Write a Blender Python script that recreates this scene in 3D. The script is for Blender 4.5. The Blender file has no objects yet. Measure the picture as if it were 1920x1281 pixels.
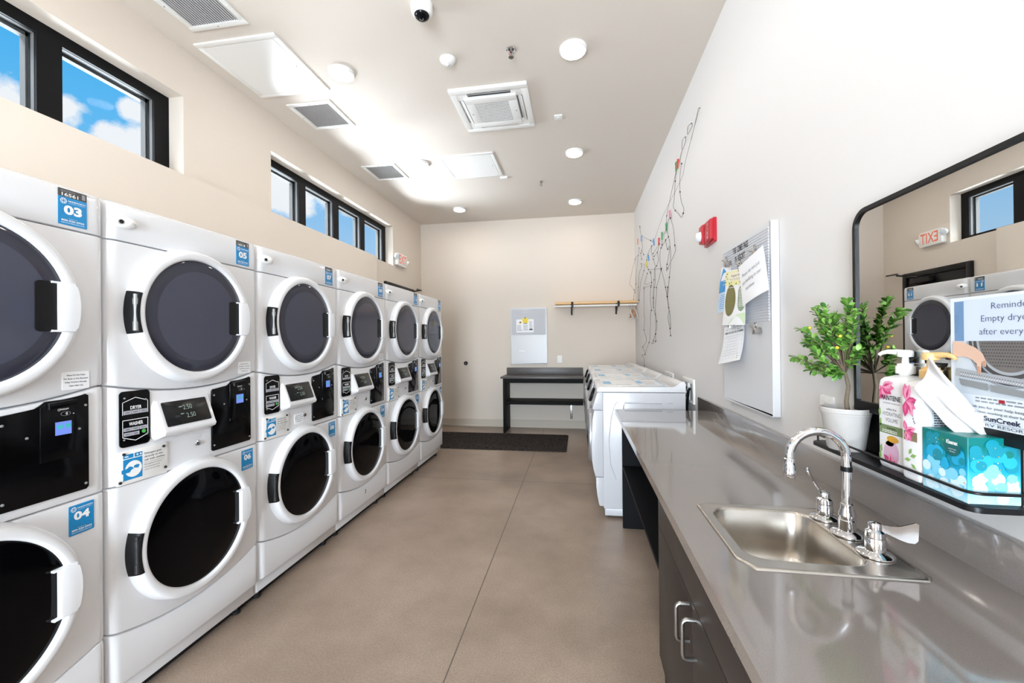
import bpy, bmesh, math, random
from mathutils import Vector, Matrix
V = Vector
PI = math.pi
scene = bpy.context.scene
COL = scene.collection
random.seed(7)

# ------------------------------------------------------------------ camera
cam_data = bpy.data.cameras.new('camera')
cam = bpy.data.objects.new('camera', cam_data)
COL.objects.link(cam)
cam_data.sensor_width = 36.0
cam_data.sensor_fit = 'HORIZONTAL'
cam_data.lens = 778.8 * 36.0 / 1920.0
cam_data.clip_start = 0.02
_r, _u, _f = V((0.98746, 0.15759, -0.00955)), V((0.00984, -0.00109, 0.99995)), V((-0.15757, 0.9875, 0.00263))
cam.matrix_world = Matrix(((_r.x, _u.x, -_f.x, 0.0), (_r.y, _u.y, -_f.y, 0.0), (_r.z, _u.z, -_f.z, 1.365), (0, 0, 0, 1)))
scene.camera = cam

# ------------------------------------------------------------------ exposure
vs = scene.view_settings
scene.display_settings.display_device = 'sRGB'
vs.view_transform = 'Standard'
vs.look = 'None'
vs.gamma = 1.0
vs.use_curve_mapping = False
vs.exposure = 0.0
try:
    scene.cycles.max_bounces = 12
    scene.cycles.diffuse_bounces = 6
    scene.cycles.glossy_bounces = 6
    scene.cycles.transparent_max_bounces = 16
    scene.cycles.sample_clamp_indirect = 6.0
    scene.cycles.caustics_reflective = False
    scene.cycles.caustics_refractive = False
    scene.cycles.use_denoising = True
except Exception:
    pass

# ------------------------------------------------------------------ sky
def lin(c):
    return tuple((x / 12.92 if x <= 0.04045 else ((x + 0.055) / 1.055) ** 2.4) for x in c)

def rgb(r, g, b):
    return lin((r / 255.0, g / 255.0, b / 255.0))

world = bpy.data.worlds.new('sky')
scene.world = world
world.use_nodes = True
wn, wl = world.node_tree.nodes, world.node_tree.links
wn.clear()
w_out = wn.new('ShaderNodeOutputWorld')
w_bg = wn.new('ShaderNodeBackground')
w_bg.inputs['Strength'].default_value = 1.0
wl.new(w_bg.outputs[0], w_out.inputs[0])
w_tc = wn.new('ShaderNodeTexCoord')
w_sep = wn.new('ShaderNodeSeparateXYZ')
wl.new(w_tc.outputs['Generated'], w_sep.inputs[0])
w_ramp = wn.new('ShaderNodeValToRGB')
wl.new(w_sep.outputs['Z'], w_ramp.inputs[0])
cr = w_ramp.color_ramp
cr.elements[0].position = 0.0
cr.elements[0].color = (*rgb(205, 222, 238), 1)
cr.elements[1].position = 0.45
cr.elements[1].color = (*rgb(78, 180, 242), 1)
e = cr.elements.new(0.28); e.color = (*rgb(142, 200, 246), 1)
e = cr.elements.new(0.35); e.color = (*rgb(104, 190, 245), 1)
e = cr.elements.new(1.0); e.color = (*rgb(40, 120, 210), 1)
w_noise = wn.new('ShaderNodeTexNoise')
w_noise.inputs['Scale'].default_value = 17.0
w_noise.inputs['Detail'].default_value = 9.0
w_noise.inputs['Roughness'].default_value = 0.58
wl.new(w_tc.outputs['Generated'], w_noise.inputs['Vector'])
# cumulus banks: (direction, radius, weight)
CLOUDS = [((-0.803, 0.476, 0.352), 0.050, 1.0), ((-0.770, 0.515, 0.366), 0.040, 0.9), ((-0.735, 0.520, 0.433), 0.028, 0.62),
          ((-0.716, 0.578, 0.391), 0.031, 0.95), ((-0.750, 0.575, 0.330), 0.045, 1.0), ((-0.720, 0.606, 0.328), 0.058, 1.1),
          ((-0.592, 0.745, 0.305), 0.050, 1.15), ((-0.565, 0.765, 0.297), 0.055, 1.15), ((-0.527, 0.794, 0.310), 0.036, 0.8),
          ((-0.594, 0.762, 0.252), 0.026, 0.7), ((-0.489, 0.823, 0.293), 0.022, 0.6), ((-0.86, 0.40, 0.30), 0.09, 1.0),
          ((-0.97, 0.10, 0.20), 0.16, 1.0), ((-0.90, -0.35, 0.26), 0.16, 1.0)]
prev = None
for d, rad, wt in CLOUDS:
    dn = V(d).normalized()
    vm = wn.new('ShaderNodeVectorMath'); vm.operation = 'DISTANCE'
    vm.inputs[1].default_value = dn
    wl.new(w_tc.outputs['Generated'], vm.inputs[0])
    mr = wn.new('ShaderNodeMapRange')
    mr.inputs[1].default_value = 0.0; mr.inputs[2].default_value = rad * 1.25
    mr.inputs[3].default_value = wt; mr.inputs[4].default_value = 0.0
    wl.new(vm.outputs['Value'], mr.inputs[0])
    if prev is None:
        prev = mr.outputs[0]
    else:
        mx = wn.new('ShaderNodeMath'); mx.operation = 'MAXIMUM'
        wl.new(prev, mx.inputs[0]); wl.new(mr.outputs[0], mx.inputs[1])
        prev = mx.outputs[0]
w_mul = wn.new('ShaderNodeMath'); w_mul.operation = 'MULTIPLY_ADD'
wl.new(w_noise.outputs['Fac'], w_mul.inputs[0])
w_mul.inputs[1].default_value = 1.5
w_mul.inputs[2].default_value = -0.75
w_add = wn.new('ShaderNodeMath'); w_add.operation = 'ADD'
wl.new(prev, w_add.inputs[0]); wl.new(w_mul.outputs[0], w_add.inputs[1])
w_cl = wn.new('ShaderNodeValToRGB')
w_cl.color_ramp.elements[0].position = 0.40
w_cl.color_ramp.elements[1].position = 0.66
wl.new(w_add.outputs[0], w_cl.inputs[0])
w_mix = wn.new('ShaderNodeMix'); w_mix.data_type = 'RGBA'
wl.new(w_cl.outputs[0], w_mix.inputs['Factor'])
wl.new(w_ramp.outputs[0], w_mix.inputs[6])
w_mix.inputs[7].default_value = (*rgb(246, 248, 252), 1)
wl.new(w_mix.outputs[2], w_bg.inputs['Color'])

# ------------------------------------------------------------------ daylight bounced up from the bright ground outside the two windows
def day_lamp(name, loc, target, sx, sy, power, color):
    ld = bpy.data.lights.new(name, 'AREA')
    ld.shape = 'RECTANGLE'; ld.size = sx; ld.size_y = sy
    ld.energy = power; ld.color = color
    o = bpy.data.objects.new(name, ld)
    COL.objects.link(o)
    o.location = loc
    d = V(target) - V(loc)
    o.rotation_euler = d.to_track_quat('-Z', 'Y').to_euler()
    return o

DAY = (0.84, 0.92, 1.0)
day_lamp('ground_daylight', (-5.2, 5.1, 0.95), (-2.6, 4.3, 2.80), 2.0, 1.2, 680.0, DAY)
day_lamp('far_ground_daylight', (-9.0, 2.6, 0.5), (-2.6, 2.8, 2.75), 7.0, 2.6, 2000.0, DAY)
day_lamp('horizon_daylight', (-5.0, 2.6, 2.70), (-2.6, 2.6, 2.70), 6.0, 0.8, 320.0, DAY)
day_lamp('sky_daylight', (-4.0, 0.2, 5.3), (-2.3, 1.4, 2.5), 2.4, 1.2, 420.0, DAY)
day_lamp('sky_daylight', (-4.0, 3.6, 5.3), (-2.3, 4.4, 2.5), 2.4, 1.2, 420.0, DAY)
# added fill light, let in by an invented glazed door behind the camera
day_lamp('added_rear_fill', (-0.72, -3.1, 1.25), (-0.72, 0.0, 1.15), 1.7, 2.1, 455.0, (0.80, 0.90, 1.0))

# room dimensions
XL, XR, YB, YF, ZC = -2.588, 0.873, 6.627, -2.6, 3.354
LAMP = 56.0     # radiance of a ceiling lamp's diffuser

# ------------------------------------------------------------------ materials
MATS = {}
def mat(name, color=(0.8, 0.8, 0.8), rough=0.5, metal=0.0, spec=0.5, coat=0.0, emit=None, estr=0.0, bump=None, noise=None):
    if name in MATS:
        return MATS[name]
    m = bpy.data.materials.new(name)
    m.use_nodes = True
    n, l = m.node_tree.nodes, m.node_tree.links
    b = n['Principled BSDF']
    b.inputs['Base Color'].default_value = (*color, 1)
    b.inputs['Roughness'].default_value = rough
    b.inputs['Metallic'].default_value = metal
    b.inputs['Specular IOR Level'].default_value = spec
    if coat:
        b.inputs['Coat Weight'].default_value = coat
        b.inputs['Coat Roughness'].default_value = 0.05
    if emit:
        b.inputs['Emission Color'].default_value = (*emit, 1)
        b.inputs['Emission Strength'].default_value = estr
    tc = n.new('ShaderNodeTexCoord')
    if noise:      # (scale, amount): slight variation of the colour
        t = n.new('ShaderNodeTexNoise'); t.inputs['Scale'].default_value = noise[0]; t.inputs['Detail'].default_value = 5
        l.new(tc.outputs['Object'], t.inputs['Vector'])
        mr = n.new('ShaderNodeMapRange')
        mr.inputs[3].default_value = 1 - noise[1]; mr.inputs[4].default_value = 1 + noise[1]
        l.new(t.outputs['Fac'], mr.inputs[0])
        vm = n.new('ShaderNodeVectorMath'); vm.operation = 'SCALE'
        vm.inputs[0].default_value = color
        l.new(mr.outputs[0], vm.inputs['Scale'])
        l.new(vm.outputs[0], b.inputs['Base Color'])
    if bump:       # (scale, strength, distance)
        t = n.new('ShaderNodeTexNoise'); t.inputs['Scale'].default_value = bump[0]; t.inputs['Detail'].default_value = 4
        l.new(tc.outputs['Object'], t.inputs['Vector'])
        bp = n.new('ShaderNodeBump'); bp.inputs['Strength'].default_value = bump[1]; bp.inputs['Distance'].default_value = bump[2]
        l.new(t.outputs['Fac'], bp.inputs['Height'])
        l.new(bp.outputs[0], b.inputs['Normal'])
    MATS[name] = m
    return m

WALL = mat('wall_paint', rgb(221, 210, 198), 0.75, spec=0.25, bump=(42, 0.12, 0.004))
WALL_DAYLIT = mat('wall_paint_daylit', rgb(219, 216, 214), 0.75, spec=0.25, bump=(42, 0.12, 0.004))  # same wall paint, its colour cooled to carry the daylight on this side
CEIL = mat('ceiling_paint', rgb(217, 208, 198), 0.75, spec=0.25, bump=(16, 0.22, 0.006))
WHITE = mat('white_enamel', rgb(228, 228, 230), 0.22, coat=0.25)
WASHER_SHADED = mat('washer_enamel_shaded', rgb(200, 200, 204), 0.25, coat=0.2)  # white enamel greyed to hold the shade on the washers' sides and fronts
WHITE_P = mat('white_plastic', rgb(240, 239, 236), 0.38)
BLACK_G = mat('black_gloss', (0.003, 0.003, 0.0035), 0.12, spec=0.16)
BLACK_P = mat('black_plastic', (0.006, 0.006, 0.0065), 0.45, spec=0.2)
BLACK_M = mat('black_metal', (0.006, 0.006, 0.007), 0.35, spec=0.25)
BLACK_GLASS = mat('washer_glass', (0.0015, 0.0015, 0.002), 0.04, spec=0.12)
GREY_PIN = mat('grey_pin', rgb(150, 150, 148), 0.4, metal=0.3)
DARK_PIN = mat('dark_pin', rgb(38, 38, 40), 0.35)
STEEL = mat('brushed_steel', rgb(196, 190, 182), 0.26, metal=1.0, noise=(60, 0.04))
CHROME = mat('chrome', (0.80, 0.80, 0.82), 0.05, metal=1.0)
SATIN = mat('satin_nickel', rgb(178, 176, 173), 0.3, metal=1.0)
BLUE = mat('label_blue', rgb(28, 138, 198), 0.4)
GREYBAND = mat('label_grey', rgb(76, 74, 72), 0.45)
INK_W = mat('white_ink', rgb(248, 248, 248), 0.5)
INK_G = mat('grey_ink', rgb(150, 150, 155), 0.5)
INK_K = mat('black_ink', rgb(22, 24, 30), 0.5)
INK_N = mat('slate_ink', rgb(70, 76, 92), 0.6)
PAPER = mat('paper', rgb(244, 245, 248), 0.7)
GREEN = mat('green_button', rgb(70, 168, 70), 0.4)
GREYB = mat('grey_button', rgb(172, 172, 180), 0.5)
SCREEN = mat('lit_screen', rgb(90, 110, 190), 0.3, emit=rgb(120, 150, 235), estr=0.55)
TEALB = mat('teal_screen_button', rgb(60, 160, 165), 0.3, emit=rgb(70, 175, 180), estr=0.4)
DIGIT = mat('display_digit', rgb(120, 140, 132), 0.4, emit=rgb(175, 200, 190), estr=0.35)
DISPLAY = mat('display_face', (0.008, 0.0085, 0.0085), 0.2, spec=0.25)
QUARTZ = mat('grey_quartz', rgb(131, 124, 120), 0.10, noise=(420, 0.24), spec=0.6, coat=0.7)
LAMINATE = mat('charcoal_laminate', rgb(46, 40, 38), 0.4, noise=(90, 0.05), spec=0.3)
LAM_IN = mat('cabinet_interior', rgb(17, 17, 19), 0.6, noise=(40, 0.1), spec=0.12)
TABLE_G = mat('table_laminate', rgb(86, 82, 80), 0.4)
TABLE_SHADED = mat('table_panel_shaded', rgb(22, 21, 21), 0.6, spec=0.12)  # dark panel laminate, its colour deepened for the shade under the desktop
WOOD = mat('pale_wood', rgb(224, 184, 132), 0.5, noise=(14, 0.10))
TRIM_TAN = mat('baseboard_paint', rgb(196, 186, 172), 0.5)
FRAME_K = mat('window_frame_black', (0.004, 0.004, 0.0045), 0.55, spec=0.15)
FRAME_G = mat('window_cap_grey', rgb(92, 90, 88), 0.6, spec=0.2)
RED = mat('fire_red', rgb(178, 24, 40), 0.3)
EXIT_R = mat('exit_red', rgb(235, 120, 95), 0.4, emit=rgb(240, 90, 60), estr=0.12)
LENS_W = mat('clear_lens', rgb(225, 232, 240), 0.08)
GRILLE_D = mat('grille_dark', rgb(120, 118, 116), 0.8)
VENT_D = mat('vent_shadow', rgb(150, 149, 152), 0.8)
RUBBER = mat('rubber_black', (0.006, 0.006, 0.006), 0.7)
DIFF = mat('lamp_diffuser', (0.9, 0.9, 0.9), 0.5, emit=(1.0, 0.93, 0.84), estr=LAMP)

def concrete():
    m = bpy.data.materials.new('polished_concrete'); m.use_nodes = True
    n, l = m.node_tree.nodes, m.node_tree.links
    b = n['Principled BSDF']
    tc = n.new('ShaderNodeTexCoord')
    def noise(sc, det=6, rough=0.6):
        t = n.new('ShaderNodeTexNoise'); t.inputs['Scale'].default_value = sc; t.inputs['Detail'].default_value = det
        t.inputs['Roughness'].default_value = rough
        l.new(tc.outputs['Object'], t.inputs['Vector']); return t
    big, fine = noise(1.1), noise(130, 3, 0.7)
    r1 = n.new('ShaderNodeValToRGB')
    r1.color_ramp.elements[0].position = 0.3; r1.color_ramp.elements[0].color = (*rgb(132, 115, 101), 1)
    r1.color_ramp.elements[1].position = 0.72; r1.color_ramp.elements[1].color = (*rgb(178, 159, 143), 1)
    l.new(big.outputs['Fac'], r1.inputs[0])
    r2 = n.new('ShaderNodeMapRange'); r2.inputs[1].default_value = 0.25; r2.inputs[2].default_value = 0.75
    r2.inputs[3].default_value = 0.72; r2.inputs[4].default_value = 1.27
    l.new(fine.outputs['Fac'], r2.inputs[0])
    vm = n.new('ShaderNodeVectorMath'); vm.operation = 'SCALE'
    l.new(r1.outputs[0], vm.inputs[0]); l.new(r2.outputs[0], vm.inputs['Scale'])
    # pale aggregate specks
    vo = n.new('ShaderNodeTexVoronoi'); vo.inputs['Scale'].default_value = 46
    l.new(tc.outputs['Object'], vo.inputs['Vector'])
    lt = n.new('ShaderNodeMath'); lt.operation = 'LESS_THAN'; lt.inputs[1].default_value = 0.075
    l.new(vo.outputs['Distance'], lt.inputs[0])
    mxs = n.new('ShaderNodeMix'); mxs.data_type = 'RGBA'
    sc = n.new('ShaderNodeMath'); sc.operation = 'MULTIPLY'; sc.inputs[1].default_value = 0.5
    l.new(lt.outputs[0], sc.inputs[0]); l.new(sc.outputs[0], mxs.inputs['Factor'])
    l.new(vm.outputs[0], mxs.inputs[6]); mxs.inputs[7].default_value = (*rgb(186, 174, 160), 1)
    # saw-cut joints
    sep = n.new('ShaderNodeSeparateXYZ'); l.new(tc.outputs['Object'], sep.inputs[0])
    def cut(axis, at, half):
        s = n.new('ShaderNodeMath'); s.operation = 'SUBTRACT'; s.inputs[1].default_value = at
        l.new(sep.outputs[axis], s.inputs[0])
        a = n.new('ShaderNodeMath'); a.operation = 'ABSOLUTE'; l.new(s.outputs[0], a.inputs[0])
        c = n.new('ShaderNodeMath'); c.operation = 'LESS_THAN'; c.inputs[1].default_value = half
        l.new(a.outputs[0], c.inputs[0]); return c
    c1, c2 = cut('X', -0.549, 0.0032), cut('Y', 4.05, 0.0035)
    mx = n.new('ShaderNodeMath'); mx.operation = 'MAXIMUM'
    l.new(c1.outputs[0], mx.inputs[0]); l.new(c2.outputs[0], mx.inputs[1])
    m2 = n.new('ShaderNodeMix'); m2.data_type = 'RGBA'
    l.new(mx.outputs[0], m2.inputs['Factor']); l.new(mxs.outputs[2], m2.inputs[6])
    m2.inputs[7].default_value = (*rgb(92, 80, 70), 1)
    l.new(m2.outputs[2], b.inputs['Base Color'])
    rr = n.new('ShaderNodeMapRange'); rr.inputs[3].default_value = 0.24; rr.inputs[4].default_value = 0.42
    l.new(big.outputs['Fac'], rr.inputs[0]); l.new(rr.outputs[0], b.inputs['Roughness'])
    b.inputs['Specular IOR Level'].default_value = 0.45
    return m
CONCRETE = concrete()

def glass_mat(name, tint=(1, 1, 1), fac=0.06, rough=0.02, top=0.6):
    m = bpy.data.materials.new(name); m.use_nodes = True
    n, l = m.node_tree.nodes, m.node_tree.links
    n.remove(n['Principled BSDF'])
    out = n['Material Output']
    tr = n.new('ShaderNodeBsdfTransparent'); tr.inputs[0].default_value = (*tint, 1)
    gl = n.new('ShaderNodeBsdfGlossy'); gl.inputs['Roughness'].default_value = rough
    mx = n.new('ShaderNodeMixShader')
    fr = n.new('ShaderNodeLayerWeight'); fr.inputs['Blend'].default_value = 0.2
    mr = n.new('ShaderNodeMapRange'); mr.inputs[3].default_value = fac; mr.inputs[4].default_value = top
    l.new(fr.outputs['Fresnel'], mr.inputs[0])
    l.new(mr.outputs[0], mx.inputs[0]); l.new(tr.outputs[0], mx.inputs[1]); l.new(gl.outputs[0], mx.inputs[2])
    l.new(mx.outputs[0], out.inputs[0])
    return m
GLASS = glass_mat('window_glass', (0.97, 0.985, 0.99), 0.0, top=0.06)
CLEAR = glass_mat('clear_acrylic', (0.97, 0.985, 1.0), 0.01, top=0.10)
DOOR_GLASS = mat('dryer_door_glass', rgb(54, 55, 66), 0.06, spec=0.35)
DOOR_GLASS_IN = mat('dryer_inner_bowl', rgb(68, 70, 84), 0.06, spec=0.35)
MIRROR = mat('mirror_silver', (0.88, 0.89, 0.88), 0.006, metal=1.0)

# ------------------------------------------------------------------ mesh builder
ORIGIN = {}
def frame(o, u, v, w=None):
    u, v = V(u).normalized(), V(v).normalized()
    w = V(w).normalized() if w is not None else u.cross(v)
    return Matrix(((u.x, v.x, w.x, o[0]), (u.y, v.y, w.y, o[1]), (u.z, v.z, w.z, o[2]), (0, 0, 0, 1)))

_tcache = {}
def text_geo(body, bold=0.0, spacing=1.0):
    key = (body, bold, spacing)
    if key in _tcache:
        return _tcache[key]
    cu = bpy.data.curves.new('lettering_curve', 'FONT')
    cu.body = body; cu.size = 1.0; cu.offset = bold; cu.resolution_u = 3
    cu.align_x = 'CENTER'; cu.align_y = 'CENTER'; cu.space_character = spacing
    o = bpy.data.objects.new('lettering_tmp', cu)
    COL.objects.link(o)
    dg = bpy.context.evaluated_depsgraph_get(); dg.update()
    me = bpy.data.meshes.new_from_object(o.evaluated_get(dg))
    vs_ = [v.co.copy() for v in me.vertices]; fs_ = [tuple(p.vertices) for p in me.polygons]
    bpy.data.objects.remove(o); bpy.data.curves.remove(cu); bpy.data.meshes.remove(me)
    if vs_:
        x0, x1 = min(v.x for v in vs_), max(v.x for v in vs_)
        y0, y1 = min(v.y for v in vs_), max(v.y for v in vs_)
    else:
        x0 = x1 = y0 = y1 = 0
    _tcache[key] = (vs_, fs_, (x0, x1, y0, y1))
    return _tcache[key]

class MB:
    def __init__(s):
        s.v, s.f, s.fm, s.mats = [], [], [], []
    def mi(s, m):
        if m not in s.mats: s.mats.append(m)
        return s.mats.index(m)
    def add(s, vs_, fs_, m, T=None):
        b = len(s.v); k = s.mi(m)
        for v in vs_:
            v = V(v)
            s.v.append(T @ v if T is not None else v)
        for f in fs_:
            s.f.append(tuple(i + b for i in f)); s.fm.append(k)
        return s
    def bm(s, bm_, m, T=None):
        bm_.verts.ensure_lookup_table(); bm_.verts.index_update()
        s.add([v.co.copy() for v in bm_.verts], [tuple(v.index for v in f.verts) for f in bm_.faces], m, T)
        bm_.free(); return s
    def box(s, x0, x1, y0, y1, z0, z1, m, bev=0.0, seg=2, T=None):
        b = bmesh.new()
        bmesh.ops.create_cube(b, size=1.0)
        for v in b.verts:
            v.co = V(((x0 + x1) / 2 + v.co.x * (x1 - x0), (y0 + y1) / 2 + v.co.y * (y1 - y0), (z0 + z1) / 2 + v.co.z * (z1 - z0)))
        if bev:
            bmesh.ops.bevel(b, geom=list(b.edges), offset=bev, segments=seg, affect='EDGES', profile=0.5)
        return s.bm(b, m, T)
    def prism(s, poly, t0, t1, m, T=None, bev=0.0, seg=2):
        """polygon in the frame's uv plane, extruded from w=t0 to w=t1 (counter-clockwise polygon)"""
        a = sum(poly[i][0] * poly[(i + 1) % len(poly)][1] - poly[(i + 1) % len(poly)][0] * poly[i][1] for i in range(len(poly)))
        if a < 0: poly = poly[::-1]
        n = len(poly)
        b = bmesh.new()
        lo = [b.verts.new((p[0], p[1], t0)) for p in poly]
        hi = [b.verts.new((p[0], p[1], t1)) for p in poly]
        if t1 < t0: lo, hi = hi, lo
        b.faces.new(lo[::-1]); top = b.faces.new(hi)
        for i in range(n):
            b.faces.new((lo[i], lo[(i + 1) % n], hi[(i + 1) % n], hi[i]))
        if bev:
            bmesh.ops.bevel(b, geom=list(top.edges), offset=bev, segments=seg, affect='EDGES', profile=0.5)
        return s.bm(b, m, T)
    def quad(s, T, x0, x1, y0, y1, m, w=0.0):
        return s.add([(x0, y0, w), (x1, y0, w), (x1, y1, w), (x0, y1, w)], [(0, 1, 2, 3)], m, T)
    def flat(s, poly, m, T, w=0.0):
        return s.add([(p[0], p[1], w) for p in poly], [tuple(range(len(poly)))], m, T)
    def lathe(s, prof, m, T=None, n=32, cap0=False, cap1=False, sx=1.0, sy=1.0, mats=None):
        """prof: (radius, height) along the frame's w axis"""
        vs_, fs_ = [], []
        for r, h in prof:
            for k in range(n):
                a = 2 * PI * k / n
                vs_.append((r * math.cos(a) * sx, r * math.sin(a) * sy, h))
        b = len(s.v)
        for v in vs_: s.v.append(T @ V(v) if T is not None else V(v))
        for i in range(len(prof) - 1):
            mm = s.mi(mats[i] if mats else m)
            for k in range(n):
                k2 = (k + 1) % n
                s.f.append((b + i * n + k, b + i * n + k2, b + (i + 1) * n + k2, b + (i + 1) * n + k)); s.fm.append(mm)
        if cap0:
            s.f.append(tuple(b + k for k in range(n))[::-1]); s.fm.append(s.mi(mats[0] if mats else m))
        if cap1:
            s.f.append(tuple(b + (len(prof) - 1) * n + k for k in range(n))); s.fm.append(s.mi(mats[-1] if mats else m))
        return s
    def cyl(s, p0, p1, r, m, n=16, r1=None):
        p0, p1 = V(p0), V(p1)
        w = (p1 - p0)
        u = w.orthogonal().normalized(); v = w.normalized().cross(u)
        return s.lathe([(r, 0), (r if r1 is None else r1, w.length)], m, frame(p0, u, v, w), n, True, True)
    def ball(s, c, r, m, n=12, sx=1, sy=1, sz=1):
        b = bmesh.new()
        bmesh.ops.create_uvsphere(b, u_segments=n, v_segments=max(6, n // 2), radius=r)
        for v in b.verts: v.co = V((v.co.x * sx, v.co.y * sy, v.co.z * sz)) + V(c)
        return s.bm(b, m)
    def tube(s, pts, r, m, n=8, closed=False, rad=None):
        pts = [V(p) for p in pts]
        k = len(pts); rings = []
        up = None
        for i in range(k):
            a = pts[(i - 1) % k] if (closed or i > 0) else pts[i]
            c = pts[(i + 1) % k] if (closed or i < k - 1) else pts[i]
            t = (c - a)
            t = t.normalized() if t.length > 1e-9 else V((0, 0, 1))
            if up is None: up = t.orthogonal().normalized()
            up = (up - t * up.dot(t))
            up = up.normalized() if up.length > 1e-6 else t.orthogonal().normalized()
            bi = t.cross(up)
            rr = rad[i] if rad else r
            rings.append([pts[i] + (up * math.cos(2 * PI * j / n) + bi * math.sin(2 * PI * j / n)) * rr for j in range(n)])
        b = len(s.v); mm = s.mi(m)
        for rg in rings: s.v.extend(rg)
        for i in range(k if closed else k - 1):
            i2 = (i + 1) % k
            for j in range(n):
                j2 = (j + 1) % n
                s.f.append((b + i * n + j, b + i * n + j2, b + i2 * n + j2, b + i2 * n + j)); s.fm.append(mm)
        if not closed:
            s.f.append(tuple(b + j for j in range(n))[::-1]); s.fm.append(mm)
            s.f.append(tuple(b + (k - 1) * n + j for j in range(n))); s.fm.append(mm)
        return s
    def text(s, body, T, cx, cy, height, m, bold=0.0, w=0.0, width=None, align='C', spacing=1.0):
        """lettering whose capitals are about `height` tall, centred at (cx, cy)"""
        vs_, fs_, (x0, x1, y0, y1) = text_geo(body, bold, spacing)
        if not vs_: return s
        sc = height / 0.70
        sx = sc if width is None else width / max(1e-6, (x1 - x0))
        ox = (x0 + x1) / 2 if align == 'C' else (x0 if align == 'L' else x1)
        return s.add([((v.x - ox) * sx + cx, v.y * sc + cy, w) for v in vs_], fs_, m, T)
    def bars(s, T, x0, x1, y0, y1, rows, m, w=0.0, seed=1, fill=0.45, center=False):
        """rows of print too small to read"""
        rnd = random.Random(seed); dy = (y1 - y0) / rows
        for i in range(rows):
            yy = y1 - dy * (i + 0.5)
            ln = (x1 - x0) * rnd.uniform(0.72, 1.0)
            xs = x0 + ((x1 - x0 - ln) / 2 if center else 0)
            x = xs
            while x < xs + ln - 1e-5:
                wd = min((x1 - x0) * rnd.uniform(0.06, 0.16), xs + ln - x)
                s.quad(T, x, x + wd, yy - dy * fill / 2, yy + dy * fill / 2, m, w)
                x += wd + (x1 - x0) * 0.025
        return s
    def obj(s, name, parent=None, sharp=35, smooth=True, loc=None):
        me = bpy.data.meshes.new(name)
        if parent is not None:
            off = ORIGIN.get(parent.name, V((0, 0, 0)))
        elif loc is not None:
            off = V(loc)
        else:
            xs = [v.x for v in s.v]; ys = [v.y for v in s.v]; zs = [v.z for v in s.v]
            off = V(((min(xs) + max(xs)) / 2, (min(ys) + max(ys)) / 2, min(zs)))
        me.from_pydata([tuple(v - off) for v in s.v], [], s.f)
        for m in s.mats: me.materials.append(m)
        me.polygons.foreach_set('material_index', s.fm)
        me.update(); me.validate()
        if smooth:
            me.shade_smooth()
            me.set_sharp_from_angle(angle=math.radians(sharp))
        o = bpy.data.objects.new(name, me)
        COL.objects.link(o)
        if parent is not None:
            o.parent = parent
        else:
            o.location = off
        ORIGIN[o.name] = off
        return o

def tag(o, label=None, cat=None, group=None, kind=None):
    if label: o['label'] = label
    if cat: o['category'] = cat
    if group: o['group'] = group
    if kind: o['kind'] = kind
    return o

def thing(name, label, cat, loc, group=None, kind=None):
    o = bpy.data.objects.new(name, None)
    o.empty_display_size = 0.05
    COL.objects.link(o); o.location = loc
    ORIGIN[o.name] = V(loc)
    return tag(o, label, cat, group, kind)

def copy_tree(o, parent=None):
    c = o.copy(); COL.objects.link(c)
    ORIGIN[c.name] = ORIGIN.get(o.name, V((0, 0, 0))).copy()
    if parent is not None: c.parent = parent
    for ch in [x for x in COL.objects if x.parent == o]:
        copy_tree(ch, c)
    return c

def rrect(x0, x1, y0, y1, r, n=5):
    p = []
    for cx, cy, a0 in ((x1 - r, y1 - r, 0), (x0 + r, y1 - r, 90), (x0 + r, y0 + r, 180), (x1 - r, y0 + r, 270)):
        for k in range(n + 1):
            a = math.radians(a0 + 90.0 * k / n)
            p.append((cx + r * math.cos(a), cy + r * math.sin(a)))
    return p
def disc(cx, cy, r, n=24, a0=0, a1=360):
    return [(cx + r * math.cos(math.radians(a0 + (a1 - a0) * k / n)), cy + r * math.sin(math.radians(a0 + (a1 - a0) * k / n))) for k in range(n + (0 if a1 - a0 == 360 else 1))]
F_LEFT = lambda x, y, z: frame((x, y, z), (0, 1, 0), (0, 0, 1))       # faces +X (things on the left wall)
F_RIGHT = lambda x, y, z: frame((x, y, z), (0, -1, 0), (0, 0, 1))     # faces -X (things on the right wall)
F_BACK = lambda x, y, z: frame((x, y, z), (1, 0, 0), (0, 0, 1))       # faces -Y (things on the far wall)
F_CEIL = lambda x, y, z=ZC: frame((x, y, z), (1, 0, 0), (0, -1, 0))   # faces down
F_UP = lambda x, y, z: frame((x, y, z), (1, 0, 0), (0, 1, 0))         # faces up

# ================================================================== the room shell
def struct(mb, name, parent=None):
    o = mb.obj(name, parent, smooth=False, loc=None if parent else (0, 0, 0))
    if parent is None: o['kind'] = 'structure'
    return o

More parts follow.
